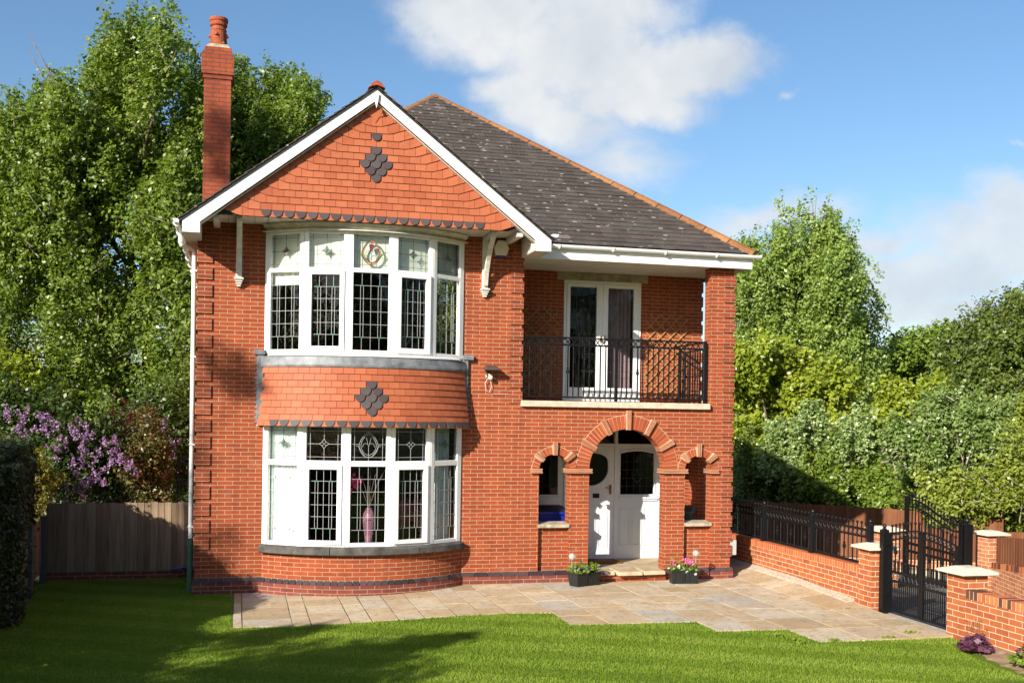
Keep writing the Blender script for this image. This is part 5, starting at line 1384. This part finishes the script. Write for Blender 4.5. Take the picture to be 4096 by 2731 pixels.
def plumes(poly, n, D, depth, root, ln, r, peaks, pr=.55):
    """a crown made of upswept feathery branches filling an outline, with true depth"""
    out = []; us = [p[0] for p in poly]; vs_ = [p[1] for p in poly]; k = D/2475.6; c0 = at(root[0], root[1], D)
    def plume(u, v, d, ln, r):
        c = at(u, v, d); ax = Vector((c.x-c0.x, c.y-c0.y, c.z-c0.z)); ax = (ax.normalized()*.45+Vector((rnd.gauss(0, .12), rnd.gauss(0, .12), 1))).normalized()
        for f, w in ((1.0, .35), (.62, .62), (.2, .9), (-.25, 1.05), (-.7, 1.0)):
            q = c+ax*(f*ln*.5); out.append(((q.x, q.y, q.z), (r*w, r*w, max(r*w, ln*.2))))
    m = 0
    while m < n:
        u, v = rnd.uniform(min(us), max(us)), rnd.uniform(min(vs_), max(vs_))
        if inside(u, v-ln*.5/k*.8, poly) and inside(u-r/k*.7, v, poly) and inside(u+r/k*.7, v, poly): plume(u, v, D+rnd.uniform(-depth, depth), ln*rnd.uniform(.7, 1.3), r*rnd.uniform(.75, 1.25)); m += 1
    for u, v in peaks: l = ln*rnd.uniform(.8, 1.1); plume(u, v+l*.5/k, D+rnd.uniform(-.5, .5)*depth, l, r*pr)
    return out
def trunk(t, base, lobes, r0, mat, pick=9, z_fork=.35, name='trunk'):
    base = Vector(base); m = MB(); top = max(lobes, key=lambda l: l[0][2])[0]; top = Vector(top)
    fork = base+(Vector((base.x*.6+top.x*.4, base.y*.6+top.y*.4, 0))-Vector((base.x, base.y, 0)))*.4; fork.z = base.z+(top.z-base.z)*z_fork
    m.tube([base+Vector((0, 0, -.15)), base+Vector((0, 0, .3)), (base+fork)/2+Vector((.06, .04, 0)), fork], [r0*1.35, r0, r0*.85, r0*.7], 9)
    m.tube([fork, fork.lerp(top, .5)+Vector((.1, -.1, 0)), top], [r0*.6, r0*.22, .012], 7)
    for i in RS.choice(len(lobes), min(pick, len(lobes)), replace=False):
        c = Vector(lobes[i][0]); f = rnd.uniform(.25, 1.0); s = base.lerp(fork, .6+.4*f) if c.z < fork.z+1 else fork.lerp(top, rnd.uniform(0, .4))
        mid = s.lerp(c, .5)+Vector((rnd.gauss(0, .15), rnd.gauss(0, .15), .1*abs(c.z-s.z)))
        m.tube([s, mid, c, c+(c-mid)*.5], [r0*.28, r0*.18, r0*.09, .008], 6)
    m.build(name, mat, t, smooth=True, recalc=False)
def tree(nm, lab, cat, base, lobes, n, size, mat, r0=.25, bark='bark', grp=None, tk=True, **kw):
    t = thing(nm, base, lab, cat, grp)
    if tk: trunk(t, base, lobes, r0, bark, kw.pop('pick', 9), kw.pop('fork', .35))
    ex = kw.pop('extra', []); crown(t, (sub(lobes) if kw.pop('sub', True) else lobes)+ex, n, size, mat, **kw); return t
def ground_at(u, D, z): p = at(u, 1100, D); return (p.x, p.y, z)
TG_ = 'trees behind the house'
O1 = [(-130, 1010), (-130, 340), (-40, 305), (0, 250), (45, 238), (62, 285), (95, 228), (130, 158), (150, 200), (185, 190), (215, 150), (238, 58), (256, 50), (275, 115), (300, 40), (318, 14), (336, 60), (352, 78), (376, 45), (396, 90), (430, 105), (450, 150), (475, 170), (505, 240), (505, 1010)]
L1 = plumes(O1, 150, 27.5, 2.0, (345, 1000), 1.7, .62, [(318, 12), (298, 45), (338, 55), (250, 45), (240, 70), (262, 90), (376, 42), (360, 80), (396, 90), (430, 102), (450, 145), (130, 152), (112, 200), (150, 195), (185, 185), (212, 150), (45, 235), (25, 260), (75, 265), (0, 250), (-40, 300), (475, 165), (228, 110), (205, 175), (95, 225)])
tree('poplar_tree', 'huge dense green poplar filling the left behind the house and lilacs', 'tree', ground_at(345, 27.5, -.4), L1, 300000, .105, 'poplar', .22, 'bark', TG_, sub=False, pick=26, spray=.34, wid=.10, up=.9, twigs=900, shell=.05, per=26)
O2 = [(455, 200), (510, 150), (545, 138), (580, 190), (600, 230), (615, 178), (630, 163), (650, 185), (690, 176), (705, 205), (735, 250), (742, 300), (725, 380), (680, 440), (640, 490), (600, 540), (540, 580), (455, 580)]
L2 = plumes(O2, 46, 31, 1.6, (600, 900), 1.6, .62, [(545, 136), (525, 150), (570, 175), (628, 160), (614, 180), (650, 185), (690, 174), (672, 188), (708, 205), (728, 240), (510, 155)])
tree('poplar_tree', 'green poplar rising behind the chimney and the gable roof', 'tree', ground_at(600, 31, -.5), L2, 100000, .11, 'poplar', .18, 'bark', TG_, sub=False, pick=12, spray=.36, wid=.10, up=.9, twigs=300, shell=.05, bias=-.05)
L = PX([(25, 850, 55, 60), (70, 910, 60, 50), (10, 930, 70, 60), (-40, 860, 60, 80)], 25.2)
tree('broadleaf_tree', 'yellow green tree at the far left edge in front of the great poplar', 'tree', ground_at(10, 25.2, -.4), L, 9000, .11, 'sycamore', .12, 'bark', None, shell=.3, pick=4)
# right hand trees
O3 = [(1670, 620), (1720, 560), (1760, 600), (1790, 520), (1803, 482), (1815, 530), (1840, 482), (1858, 500), (1872, 462), (1890, 500), (1905, 480), (1925, 530), (1945, 540), (1955, 640), (1975, 615), (1990, 680), (2010, 650), (2032, 720), (2025, 800), (2035, 900), (1990, 980), (1800, 1000), (1670, 950)]
L3 = plumes(O3, 88, 48, 2.2, (1860, 1050), 2.6, .85, [(1872, 462), (1855, 495), (1888, 490), (1840, 480), (1803, 478), (1905, 476), (1925, 525), (1945, 540), (1790, 525), (1765, 590), (1720, 560), (1700, 590), (1985, 640), (1968, 620), (2010, 645), (2028, 715), (1745, 600), (1818, 525)], .42)
tree('poplar_tree', 'tall pale green poplar to the right of the house against the clouds', 'tree', ground_at(1860, 48, -1.8), L3, 140000, .155, 'palegreen', .18, 'bark', None, sub=False, pick=16, spray=.5, wid=.13, up=1.2, twigs=420, shell=.05)
L = PX([(1730, 830, 70, 60), (1690, 880, 60, 80), (1800, 830, 60, 50), (1850, 870, 70, 60), (1920, 890, 50, 55), (1760, 930, 90, 70), (1880, 950, 90, 70), (1960, 950, 50, 50), (1720, 1020, 80, 80), (1830, 1030, 90, 70), (1930, 1020, 80, 60), (2000, 990, 40, 45), (1700, 1110, 60, 80), (1790, 1110, 80, 70)], 37, .9, 1.4)
tree('broadleaf_tree', 'yellow green broadleaf tree in front of the tall poplar beside the house', 'tree', ground_at(1780, 37, -1.7), L, 66000, .165, 'sycamore', .2, 'bark', None, pick=8, spray=.35, wid=.12, up=.15, droop=.5, shell=.45)
L = PX([(2060, 930, 45, 45), (2110, 960, 50, 45), (2145, 905, 30, 40), (2180, 925, 35, 45), (2050, 990, 60, 50)], 34, .9)
tree('sapling', 'low yellow green sapling between the silver willow and the dark tree', 'tree', ground_at(2110, 34, -1.6), L, 17000, .15, 'sycamore', .08, 'bark', None, pick=5, spray=.35, wid=.12, up=.4, droop=.4, shell=.35)
L = PX([(2080, 805, 60, 45), (2150, 800, 60, 45), (2035, 850, 40, 50), (2110, 870, 80, 60), (2180, 860, 60, 60), (2060, 920, 70, 50), (2150, 930, 80, 50)], 52, .9, 2)
tree('broadleaf_tree', 'distant rounded green tree on the skyline right of the tall poplar', 'tree', ground_at(2110, 52, -2), L, 22000, .20, 'midgreen', .3, 'bark', None, pick=6, spray=.5, wid=.18, up=.2, shell=.5)
L = PX([(2330, 720, 50, 45), (2260, 745, 45, 45), (2225, 790, 45, 40), (2300, 800, 80, 60), (2215, 860, 50, 70), (2290, 890, 80, 80), (2360, 830, 60, 100), (2390, 740, 60, 80), (2230, 930, 50, 50), (2340, 960, 80, 70), (2400, 950, 60, 100)], 35, .9, 1.5)
tree('birch_tree', 'dark green spreading tree at the right edge with bare pale limbs', 'tree', ground_at(2330, 35, -1.6), L, 42000, .13, 'darkgreen', .22, 'bark_pale', None, pick=11, spray=.6, wid=.16, up=-.1, droop=.8, shell=.4, twigs=120)
SH = 'shrubs beyond the brown fence'
def shrub(nm, lab, lst, D, n, size, mat, z=-1.5, bark='bark', grp=SH, stems=6, **kw):
    L = PX(lst, D, .9, .5); um = sum(q[0] for q in lst)/len(lst); b = ground_at(um, D, z)
    t = thing(nm, b, lab, 'shrub', grp)
    m = MB()
    for i in range(stems):
        c = Vector(L[i % len(L)][0]); s = Vector(b)+Vector((rnd.gauss(0, .2), rnd.gauss(0, .15), -.05)); m.tube([s, s.lerp(c, .5)+Vector((rnd.gauss(0, .1), 0, 0)), c], [.035, .025, .01], 5)
    m.build('stems', bark, t, recalc=False)
    sh = []
    for c, r in L:
        for _ in range(kw.get('shoots', 5)):
            a = rnd.uniform(0, 2*PI); q = rnd.uniform(0, .95); z = c[2]+r[2]*math.sqrt(max(0, 1-q*q)); s_ = rnd.uniform(.10, .2)
            for f in (0, .28, .52): sh.append(((c[0]+r[0]*q*math.cos(a), c[1]+r[1]*q*math.sin(a), z+f*rnd.uniform(.7, 1.1)), (s_*(1-f), s_*(1-f), .22)))
    kw.pop('shoots', None); np_ = kw.pop('plume', 0)
    if np_:
        b_ = Vector(b); PL = []
        for c, r in L:
            for _ in range(np_):
                d = unit(RS.normal(size=3))*np.array(r)*RS.uniform(.2, .85); q = Vector(np.array(c)+d); ax = (q-b_); ax.z = abs(ax.z)*.6; ax = (ax.normalized()*.5+Vector((rnd.gauss(0, .2), rnd.gauss(0, .2), .8))).normalized()
                ln = r[2]*rnd.uniform(.9, 1.6); rr = max(.10, r[0]*rnd.uniform(.16, .30))
                for f, w_ in ((1, .3), (.6, .6), (.15, .9), (-.3, 1.0)): p_ = q+ax*(f*ln*.55); PL.append(((p_.x, p_.y, p_.z), (rr*w_, rr*w_, max(rr*w_, ln*.16))))
        crown(t, PL, n, size, mat, name='foliage', **kw); return t
    crown(t, sub(L, 6, .48)+sh, n, size, mat, name='foliage', **kw); return t
shrub('willow_bush', 'silver leaved willow bush in front of the yellow green tree', [(1800, 1010, 45, 40), (1855, 975, 30, 40), (1880, 1010, 50, 50), (1930, 1030, 60, 55), (1970, 1010, 45, 50), (1830, 1070, 80, 50), (1940, 1085, 80, 45)], 33, 30000, .11, 'willow', plume=9, spray=.35, wid=.07, up=1.0, shell=.1)
shrub('willow_bush', 'pale green willow bush behind the tall driveway gate', [(2140, 960, 50, 50), (2200, 935, 40, 45), (2220, 990, 60, 60), (2110, 1040, 60, 65), (2190, 1070, 80, 70), (2270, 1020, 50, 70), (2070, 1030, 40, 55), (2290, 980, 30, 40)], 26.5, 30000, .095, 'willow', plume=9, spray=.32, wid=.07, up=1.0, shell=.1, twigs=160, bias=-.3)
shrub('bramble_bush', 'dark green bush in shade behind the iron fence by the house', [(1720, 1160, 70, 60), (1800, 1150, 70, 60), (1740, 1090, 60, 50), (1860, 1160, 60, 50), (1700, 1220, 60, 50)], 33.5, 26000, .12, 'darkgreen', spray=.3, wid=.12, shell=.3)
shrub('bramble_bush', 'mid green bush above the long brown fence', [(1900, 1130, 70, 60), (1980, 1120, 70, 60), (2040, 1110, 50, 60), (1950, 1180, 90, 50), (2050, 1180, 60, 60)], 32.5, 26000, .12, 'midgreen', plume=9, spray=.3, wid=.10, shell=.1, twigs=60)
shrub('bramble_bush', 'olive green scrub above the brown fence at the right edge', [(2330, 1100, 60, 80), (2260, 1130, 70, 60), (2180, 1160, 80, 60), (2350, 1190, 70, 50), (2250, 1210, 80, 60), (2390, 1060, 50, 90)], 25.2, 30000, .09, 'olive', plume=9, spray=.3, wid=.09, shell=.1, twigs=200)
shrub('bramble_bush', 'tangled green scrub seen through the tall driveway gate', [(2110, 1150, 60, 60), (2100, 1220, 80, 60), (2170, 1230, 70, 50), (2040, 1230, 50, 50)], 28.5, 17000, .10, 'midgreen', plume=9, spray=.3, wid=.09, shell=.1, twigs=90)
shrub('willow_bush', 'dull green bush under the dark tree at the right edge', [(2330, 1000, 60, 50), (2290, 1050, 60, 50), (2380, 1020, 50, 60)], 30.5, 12000, .11, 'olive', spray=.35, wid=.12, shell=.3)
# left hand garden beyond the wooden fence
def lilac(lab, lst, D, n, fl, nf, dens=42):
    t = shrub('lilac_bush', lab, lst, D, n, .085, 'lilacleaf', -.3, 'bark_pale', 'lilac bushes behind the wooden fence', 8, spray=.28, wid=.09, up=.5, shell=.3)
    Pf = []; 
    for (u, v) in fl:
        for _ in range(nf):
            c = at(u+rnd.gauss(0, 9), v+rnd.gauss(0, 9), D-.75+rnd.gauss(0, .12)); ax = Vector((rnd.gauss(0, .4), rnd.gauss(-.2, .3), 1)).normalized()
            for _ in range(dens):
                h = rnd.random(); r = .045*(1-h*.8); Pf.append(tuple(c+ax*(h*.17)+Vector((rnd.gauss(0, r), rnd.gauss(0, r), rnd.gauss(0, .01)))))
    Pf = np.array(Pf); A, B, N = leaf_arrays(Pf, .036, aspect=.9); cards('blossom', Pf, A, B, RS.rand(len(Pf)), 'lilac', t, tuple(t.location), N)
lilac('tall purple flowering lilac spilling over the left end of the wooden fence', [(40, 985, 60, 30), (110, 1000, 50, 40), (165, 1040, 50, 50), (230, 1060, 45, 50), (150, 1100, 45, 55), (210, 1120, 60, 45), (260, 1120, 40, 40), (90, 1040, 50, 50)], 20.6, 15000,
      [(25, 958), (60, 970), (95, 960), (45, 990), (100, 990), (130, 965), (70, 1010), (175, 985), (175, 1005), (140, 1010), (190, 1010), (145, 1040), (130, 1045), (205, 1010), (170, 1065), (210, 1055), (190, 1040), (245, 1050), (275, 1060), (290, 1070), (255, 1080), (240, 1110), (205, 1120), (190, 1100), (180, 1130), (160, 1145), (260, 1030), (235, 1025), (120, 1020), (225, 1095), (300, 1080)], 3)
lilac('pale lilac bush further back beside the house corner', [(330, 1000, 40, 30), (370, 1000, 40, 35), (400, 1040, 30, 40), (350, 1040, 40, 30)], 23.5, 6000, [(320, 985), (345, 988), (310, 1000), (390, 1020), (400, 1040), (372, 990), (365, 1010), (405, 1055), (335, 1000)], 2, 30)
shrub('maple_shrub', 'dark red feathery maple behind the wooden fence', [(255, 1030, 55, 20), (320, 1035, 55, 22), (355, 1060, 30, 25), (290, 1055, 60, 25)], 21.6, 12000, .05, 'maple', -.3, 'bark', 'lilac bushes behind the wooden fence', 5, spray=.3, wid=.05, up=-.2, droop=.8, shell=.4)
shrub('red_tipped_shrub', 'green shrub with red new tips above the wooden fence', [(330, 1090, 40, 40), (290, 1110, 50, 45), (360, 1120, 40, 45), (310, 1150, 60, 40)], 20.7, 11000, .06, 'redtip', -.3, 'bark', 'lilac bushes behind the wooden fence', 5, spray=.25, wid=.07, shell=.3)
shrub('evergreen_shrub', 'dark green shrub between the lilacs and the house corner', [(400, 1090, 40, 60), (380, 1140, 50, 45), (430, 1050, 30, 60), (430, 960, 40, 60)], 24.5, 12000, .09, 'darkgreen', -.3, 'bark', 'lilac bushes behind the wooden fence', 5, shell=.2)
shrub('golden_conifer', 'golden green conifer bush at the left edge', [(20, 1070, 60, 35), (75, 1090, 45, 35), (30, 1120, 80, 45), (90, 1135, 35, 40), (-30, 1090, 50, 50)], 18.9, 24000, .06, 'conifer', -.3, 'bark', None, 5, shoots=0, spray=.22, wid=.05, up=.9, shell=.35, aspect=.25)
# railing of the back steps beside the house
t = thing('stair_railing', tuple(at(412, 1200, 21)), 'black iron railing of steps at the back, beside the white downpipe', 'railing')
m = MB(); q = at(411, 1048, 21); p1 = Vector((q.x, q.y, q.z)); xe = -.02
m.box(q.x-.03, q.x+.03, q.y-.03, q.y+.03, -.3, q.z); m.build('post', 'iron', t)
for v in (1052, 1064, 1108):
    zz_ = at(411, v, 21).z; m = MB(); m.bar((q.x, q.y, zz_), (xe, q.y, zz_), .04, .04 if v < 1100 else .09); m.build('rail', 'iron', t)
m = MB()
for k in range(5): x = q.x+.08+k*.09; m.box(x-.008, x+.008, q.y-.008, q.y+.008, at(411, 1108, 21).z, at(411, 1064, 21).z)
m.build('bars', 'iron', t)
# wooden fences on the left
board_fence('wooden_fence', (-2.36, 1.80, 0), (0.0, 1.80, 0), -.08, -.08, 1.045, 1.055, 'fence_grey', 'weathered grey wooden fence across the gap left of the house', .105)
m = MB(); m.box(-2.36, .0, 1.79, 1.83, -.3, -.082); solo(m, 'gravel_board', 'brick_plinth', 'low dark brick edging under the weathered wooden fence', 'edging')
board_fence('wooden_fence', (-2.40, 1.7, 0), (-2.26, -1.6, 0), -.05, -.05, .80, .74, 'fence_grey', 'low wooden fence in shade along the left boundary', .11)
for y in (1.55, .1, -1.35): 
    m = MB(); x = -2.36+.03*(1.5-y); m.box(x-.05, x+.05, y-.05, y+.05, -.3, .86); solo(m, 'fence_post', 'concrete', {1.55: 'concrete post in the shaded corner of the two wooden fences', .1: 'concrete post midway along the low left boundary fence', -1.35: 'concrete post at the near end of the low left boundary fence'}[y], 'post', 'concrete posts of the left fence', bevel=.008)
m = MB(); m.tube([(-.42, 1.70, -.05), (-.25, 1.66, -.035), (-.12, 1.70, -.05)], .02, 6); solo(m, 'hose_end', 'plastic_blue', 'bright blue scrap of hose at the foot of the wooden fence', 'hose')
# clipped hedge on the left boundary
def hedge(nm, lab, segs, n, size, mat):
    t = thing(nm, (segs[0][0], segs[0][2], -.3), lab, 'hedge'); P = []; O = []
    per = n//len(segs)
    for (x0, x1, y0, y1, zt) in segs:
        for _ in range(per):
            f = rnd.random(); y = rnd.uniform(y0, y1)
            if f < .45: x = x1+rnd.gauss(0, .07)+.10*math.sin(y*3+1); z = rnd.uniform(-.2, zt); o = (1, 0, .2)
            elif f < .75: x = rnd.uniform(x0, x1); z = zt+rnd.gauss(0, .08)+.10*math.sin(y*2.3+x); o = (0, 0, 1)
            else: x = rnd.uniform(x0, x1); z = rnd.uniform(-.2, zt); o = (0, 0, .5)
            P.append((x, y, z)); O.append(o)
    P = np.array(P); A, B, N = leaf_arrays(P, size, np.array(O, float), .1, .6); cards('foliage', P, A, B, RS.rand(len(P)), mat, t, tuple(t.location), N)
    m = MB()
    for (x0, x1, y0, y1, zt) in segs:
        for k in range(3): y = y0+(y1-y0)*(k+.5)/3; xm = (x0+x1)/2; m.tube([(xm, y, -.3), (xm+.1, y+.1, zt*.6), (xm-.05, y+.2, zt-.2)], [.05, .035, .012], 6)
    m.build('stems', 'bark', t, recalc=False)
HX = -2.55; HN = -2.28
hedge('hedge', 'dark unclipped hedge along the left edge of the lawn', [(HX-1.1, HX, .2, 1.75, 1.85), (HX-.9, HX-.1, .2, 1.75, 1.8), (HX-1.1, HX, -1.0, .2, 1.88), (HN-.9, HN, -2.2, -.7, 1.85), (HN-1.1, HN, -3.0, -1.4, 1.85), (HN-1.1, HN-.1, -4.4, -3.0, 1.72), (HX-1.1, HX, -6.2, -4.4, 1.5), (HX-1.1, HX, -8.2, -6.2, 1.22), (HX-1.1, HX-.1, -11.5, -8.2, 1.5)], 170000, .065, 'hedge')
hedge('hedge', 'taller dark hedge added out of view to shade the wooden fence', [(-5.6, -4.4, -3.4, -1.6, 2.9), (-5.6, -4.4, -1.6, -.3, 2.9)], 30000, .09, 'hedge')  # unseen hedge, put in only to throw shade on the wooden fence
# unseen trees left of the viewer: they throw the shadows on lawn, wall and chimney
def back(P_, t): return tuple(Vector(P_)-Vector((.992, .9, -.608))*t)
def LB(lst, t): return [(back(p, t), (r, r, rz)) for p, r, rz in lst]
L = LB([((1.2, -4.9, -.2), .75, .55), ((.5, -5.7, -.2), .95, .7), ((1.9, -4.65, -.2), .5, .4), ((2.45, -4.35, -.2), .34, .25), ((2.95, -4.1, -.2), .24, .14), ((3.3, -3.95, -.2), .12, .07), ((1.6, -5.9, -.2), .7, .5), ((.9, -3.4, -.2), .4, .25), ((1.5, -3.0, -.2), .22, .12), ((-.9, -6.6, -.2), 1.2, .9)], 8.5)
b = L[1][0]; tree('unseen_tree', 'small garden tree left of the viewer shading the lawn', 'tree', (b[0]-.3, b[1]-.3, -.3), L, 15000, .10, 'midgreen', .10, 'bark', None, sub=False, pick=10, spray=.22, wid=.08, shell=.1)
L = LB([((.52, 0, 3.12), .26, .24), ((.30, 0, 3.25), .22, .2), ((.72, 0, 2.98), .2, .16), ((.15, 2.9, 7.35), .24, .32), ((.22, 2.9, 7.0), .2, .25), ((.3, 2.9, 7.65), .15, .2)], 14)
L += [((-15.4, -12.9, 9.5), (1.3, 1.3, 2.2)), ((-15.6, -12.6, 6.5), (1.7, 1.7, 2.2))]
tree('poplar_tree', 'slender poplar far left of the viewer', 'tree', (-15.4, -12.8, -.3), L, 12000, .10, 'poplar', .16, 'bark', None, sub=False, pick=8, spray=.25, wid=.07, shell=.1)
for i, (x, y, h) in enumerate(((-21, -8.5, 9.5), (-16, -25, 9.5), (21, -4, 9), (25, -1, 9), (-4, -36, 13), (3, -35, 14.5), (10, -36, 14), (17, -35, 15), (24, -35, 14), (31, -33, 15))):  # unseen trees added to darken window reflections and cut sky light
    L = [((x+RS.normal()*1.2, y+RS.normal(), h*f), (3.0, 2.2, 2.4)) for f in (.2, .4, .6, .8)]+[((x+2.6, y, h*q), (2.4, 1.8, 2.4)) for q in (.3, .55)]+[((x-2.6, y, h*q), (2.4, 1.8, 2.4)) for q in (.3, .55)]
    tree('unseen_tree', 'broad dark tree added out of view to darken the window reflections', 'tree', (x, y, -.3), L, 9000, .30, 'darkgreen', .2, 'bark', 'unseen trees added to darken reflections and sky light', pick=5, spray=.4, wid=.2, shell=.4)

# ================================================================== SKY AND LIGHT
W = bpy.data.worlds.new('World'); SC.world = W; W.use_nodes = True; nt = W.node_tree; bg = nt.nodes['Background']
ELEV = math.asin(-SUN.z); AZ = math.atan2(-SUN.x, -SUN.y)
SKYK = .09; EXPO = .85
sky = nd(nt, 'ShaderNodeTexSky', {'sky_type': 'NISHITA', 'sun_disc': False, 'sun_elevation': ELEV, 'sun_rotation': AZ, 'altitude': 60, 'air_density': 1.0, 'dust_density': 1.0, 'ozone_density': 2.5})
dr = nd(nt, 'ShaderNodeTexCoord').outputs['Generated']
def dot(v): return nd(nt, 'ShaderNodeVectorMath', {'operation': 'DOT_PRODUCT'}, {0: dr, 1: tuple(v)}).outputs['Value']
f = mth(nt, 'MAXIMUM', dot(FW), .02); s_ = mth(nt, 'DIVIDE', dot(RT), f); t_ = mth(nt, 'DIVIDE', dot(UP), f)
Pv = nd(nt, 'ShaderNodeCombineXYZ', None, {0: s_, 1: t_, 2: 0.0}).outputs[0]
wob = nd(nt, 'ShaderNodeTexNoise', None, {'Vector': Pv, 'Scale': 9.0, 'Detail': 5, 'Roughness': .6}).outputs['Color']
wob = nd(nt, 'ShaderNodeVectorMath', {'operation': 'SCALE'}, {0: nd(nt, 'ShaderNodeVectorMath', {'operation': 'SUBTRACT'}, {0: wob, 1: (.5, .5, .5)}).outputs[0], 'Scale': .085}).outputs[0]
Pw = nd(nt, 'ShaderNodeVectorMath', {'operation': 'ADD'}, {0: Pv, 1: wob}).outputs[0]
def blob(u, v, ru, rv, wgt=1.0):
    c = ((u-1176)/2475.6, -(v-966.9)/2475.6, 0)
    d = nd(nt, 'ShaderNodeVectorMath', {'operation': 'SUBTRACT'}, {0: Pw, 1: c}).outputs[0]
    d = nd(nt, 'ShaderNodeVectorMath', {'operation': 'MULTIPLY'}, {0: d, 1: (2475.6/ru, 2475.6/rv, 0)}).outputs[0]
    L = nd(nt, 'ShaderNodeVectorMath', {'operation': 'LENGTH'}, {0: d}).outputs['Value']
    return mth(nt, 'MULTIPLY', mth(nt, 'SUBTRACT', 1.0, L, True), wgt)
def allmax(lst):
    r = lst[0]
    for q in lst[1:]: r = mth(nt, 'MAXIMUM', r, q)
    return r
big = allmax([blob(1010, 10, 170, 100), blob(1640, 150, 190, 110), blob(1250, 260, 220, 90), blob(1130, 30, 290, 150), blob(1330, 120, 330, 180), blob(1190, 200, 170, 110), blob(1570, 140, 260, 120), blob(1430, 220, 280, 90), blob(1350, 20, 330, 120)])
soft = allmax([blob(1300, 290, 330, 110, .8), blob(1430, 370, 230, 110, .75), blob(1800, 222, 34, 20, .6), blob(2300, 560, 360, 150, 1.25), blob(2130, 660, 420, 110, 1.2), blob(1760, 500, 300, 80, .9), blob(2380, 450, 220, 130, 1.2), blob(2330, 300, 60, 12, .5), blob(-30, 430, 150, 170, 1.2), blob(2000, 560, 300, 70, 1.0), blob(2200, 730, 420, 70, 1.1)])
n1 = noise(nt, Pv, 11.0, 7, .58); n2 = noise(nt, Pv, 5.0, 5, .55)
d1 = nd(nt, 'ShaderNodeMapRange', {'interpolation_type': 'SMOOTHSTEP'}, {'Value': mth(nt, 'ADD', big, mth(nt, 'MULTIPLY', mth(nt, 'SUBTRACT', n1, .5), .75)), 'From Min': .05, 'From Max': .66}).outputs[0]
d1 = mth(nt, 'MULTIPLY', d1, mrange(nt, big, 0, .12))
stv = nd(nt, 'ShaderNodeMapping', None, {'Vector': Pv, 'Scale': (5, 13, 1), 'Rotation': (0, 0, rad(-18))}).outputs[0]
n3 = noise(nt, stv, 1.6, 6, .6)
d2 = nd(nt, 'ShaderNodeMapRange', {'interpolation_type': 'SMOOTHSTEP'}, {'Value': mth(nt, 'ADD', soft, mth(nt, 'MULTIPLY', mth(nt, 'SUBTRACT', n3, .5), .9)), 'From Min': .08, 'From Max': .85}).outputs[0]
d2 = mth(nt, 'MULTIPLY', d2, mrange(nt, soft, 0, .2))
den = mth(nt, 'MAXIMUM', d1, mth(nt, 'MULTIPLY', d2, .85))
den = mth(nt, 'MULTIPLY', den, mth(nt, 'GREATER_THAN', dot(FW), .1))
k = 1/SKYK/2**EXPO
shade = mrange(nt, mth(nt, 'ADD', mth(nt, 'MULTIPLY', n1, .7), mth(nt, 'MULTIPLY', n2, .6)), .48, .82)
ccol = mixc(nt, shade, tuple(q*k for q in (.63, .69, .77)), tuple(q*k for q in (.90, .92, .93)))
skc = nd(nt, 'ShaderNodeHueSaturation', None, {'Saturation': 1.12, 'Value': 1.0, 'Color': sky.outputs[0]}).outputs[0]
nt.links.new(mixc(nt, den, skc, ccol), bg.inputs['Color']); bg.inputs['Strength'].default_value = SKYK
sun = bpy.data.lights.new('sun', 'SUN'); sun.energy = 5.0; sun.angle = rad(.5); sun.color = (1.0, .93, .82)
so = bpy.data.objects.new('sun', sun); COL.objects.link(so); so.rotation_euler = SUN.to_track_quat('-Z', 'Y').to_euler(); so.location = (-20, -20, 20)
vs = SC.view_settings; vs.view_transform = 'Standard'; vs.look = 'None'; vs.gamma = 1.0; vs.exposure = EXPO; vs.use_curve_mapping = False
SC.render.engine = 'CYCLES'; SC.render.resolution_x = 1024; SC.render.resolution_y = 682
cy = SC.cycles; cy.max_bounces = 6; cy.transparent_max_bounces = 12; cy.diffuse_bounces = 3; cy.use_denoising = True
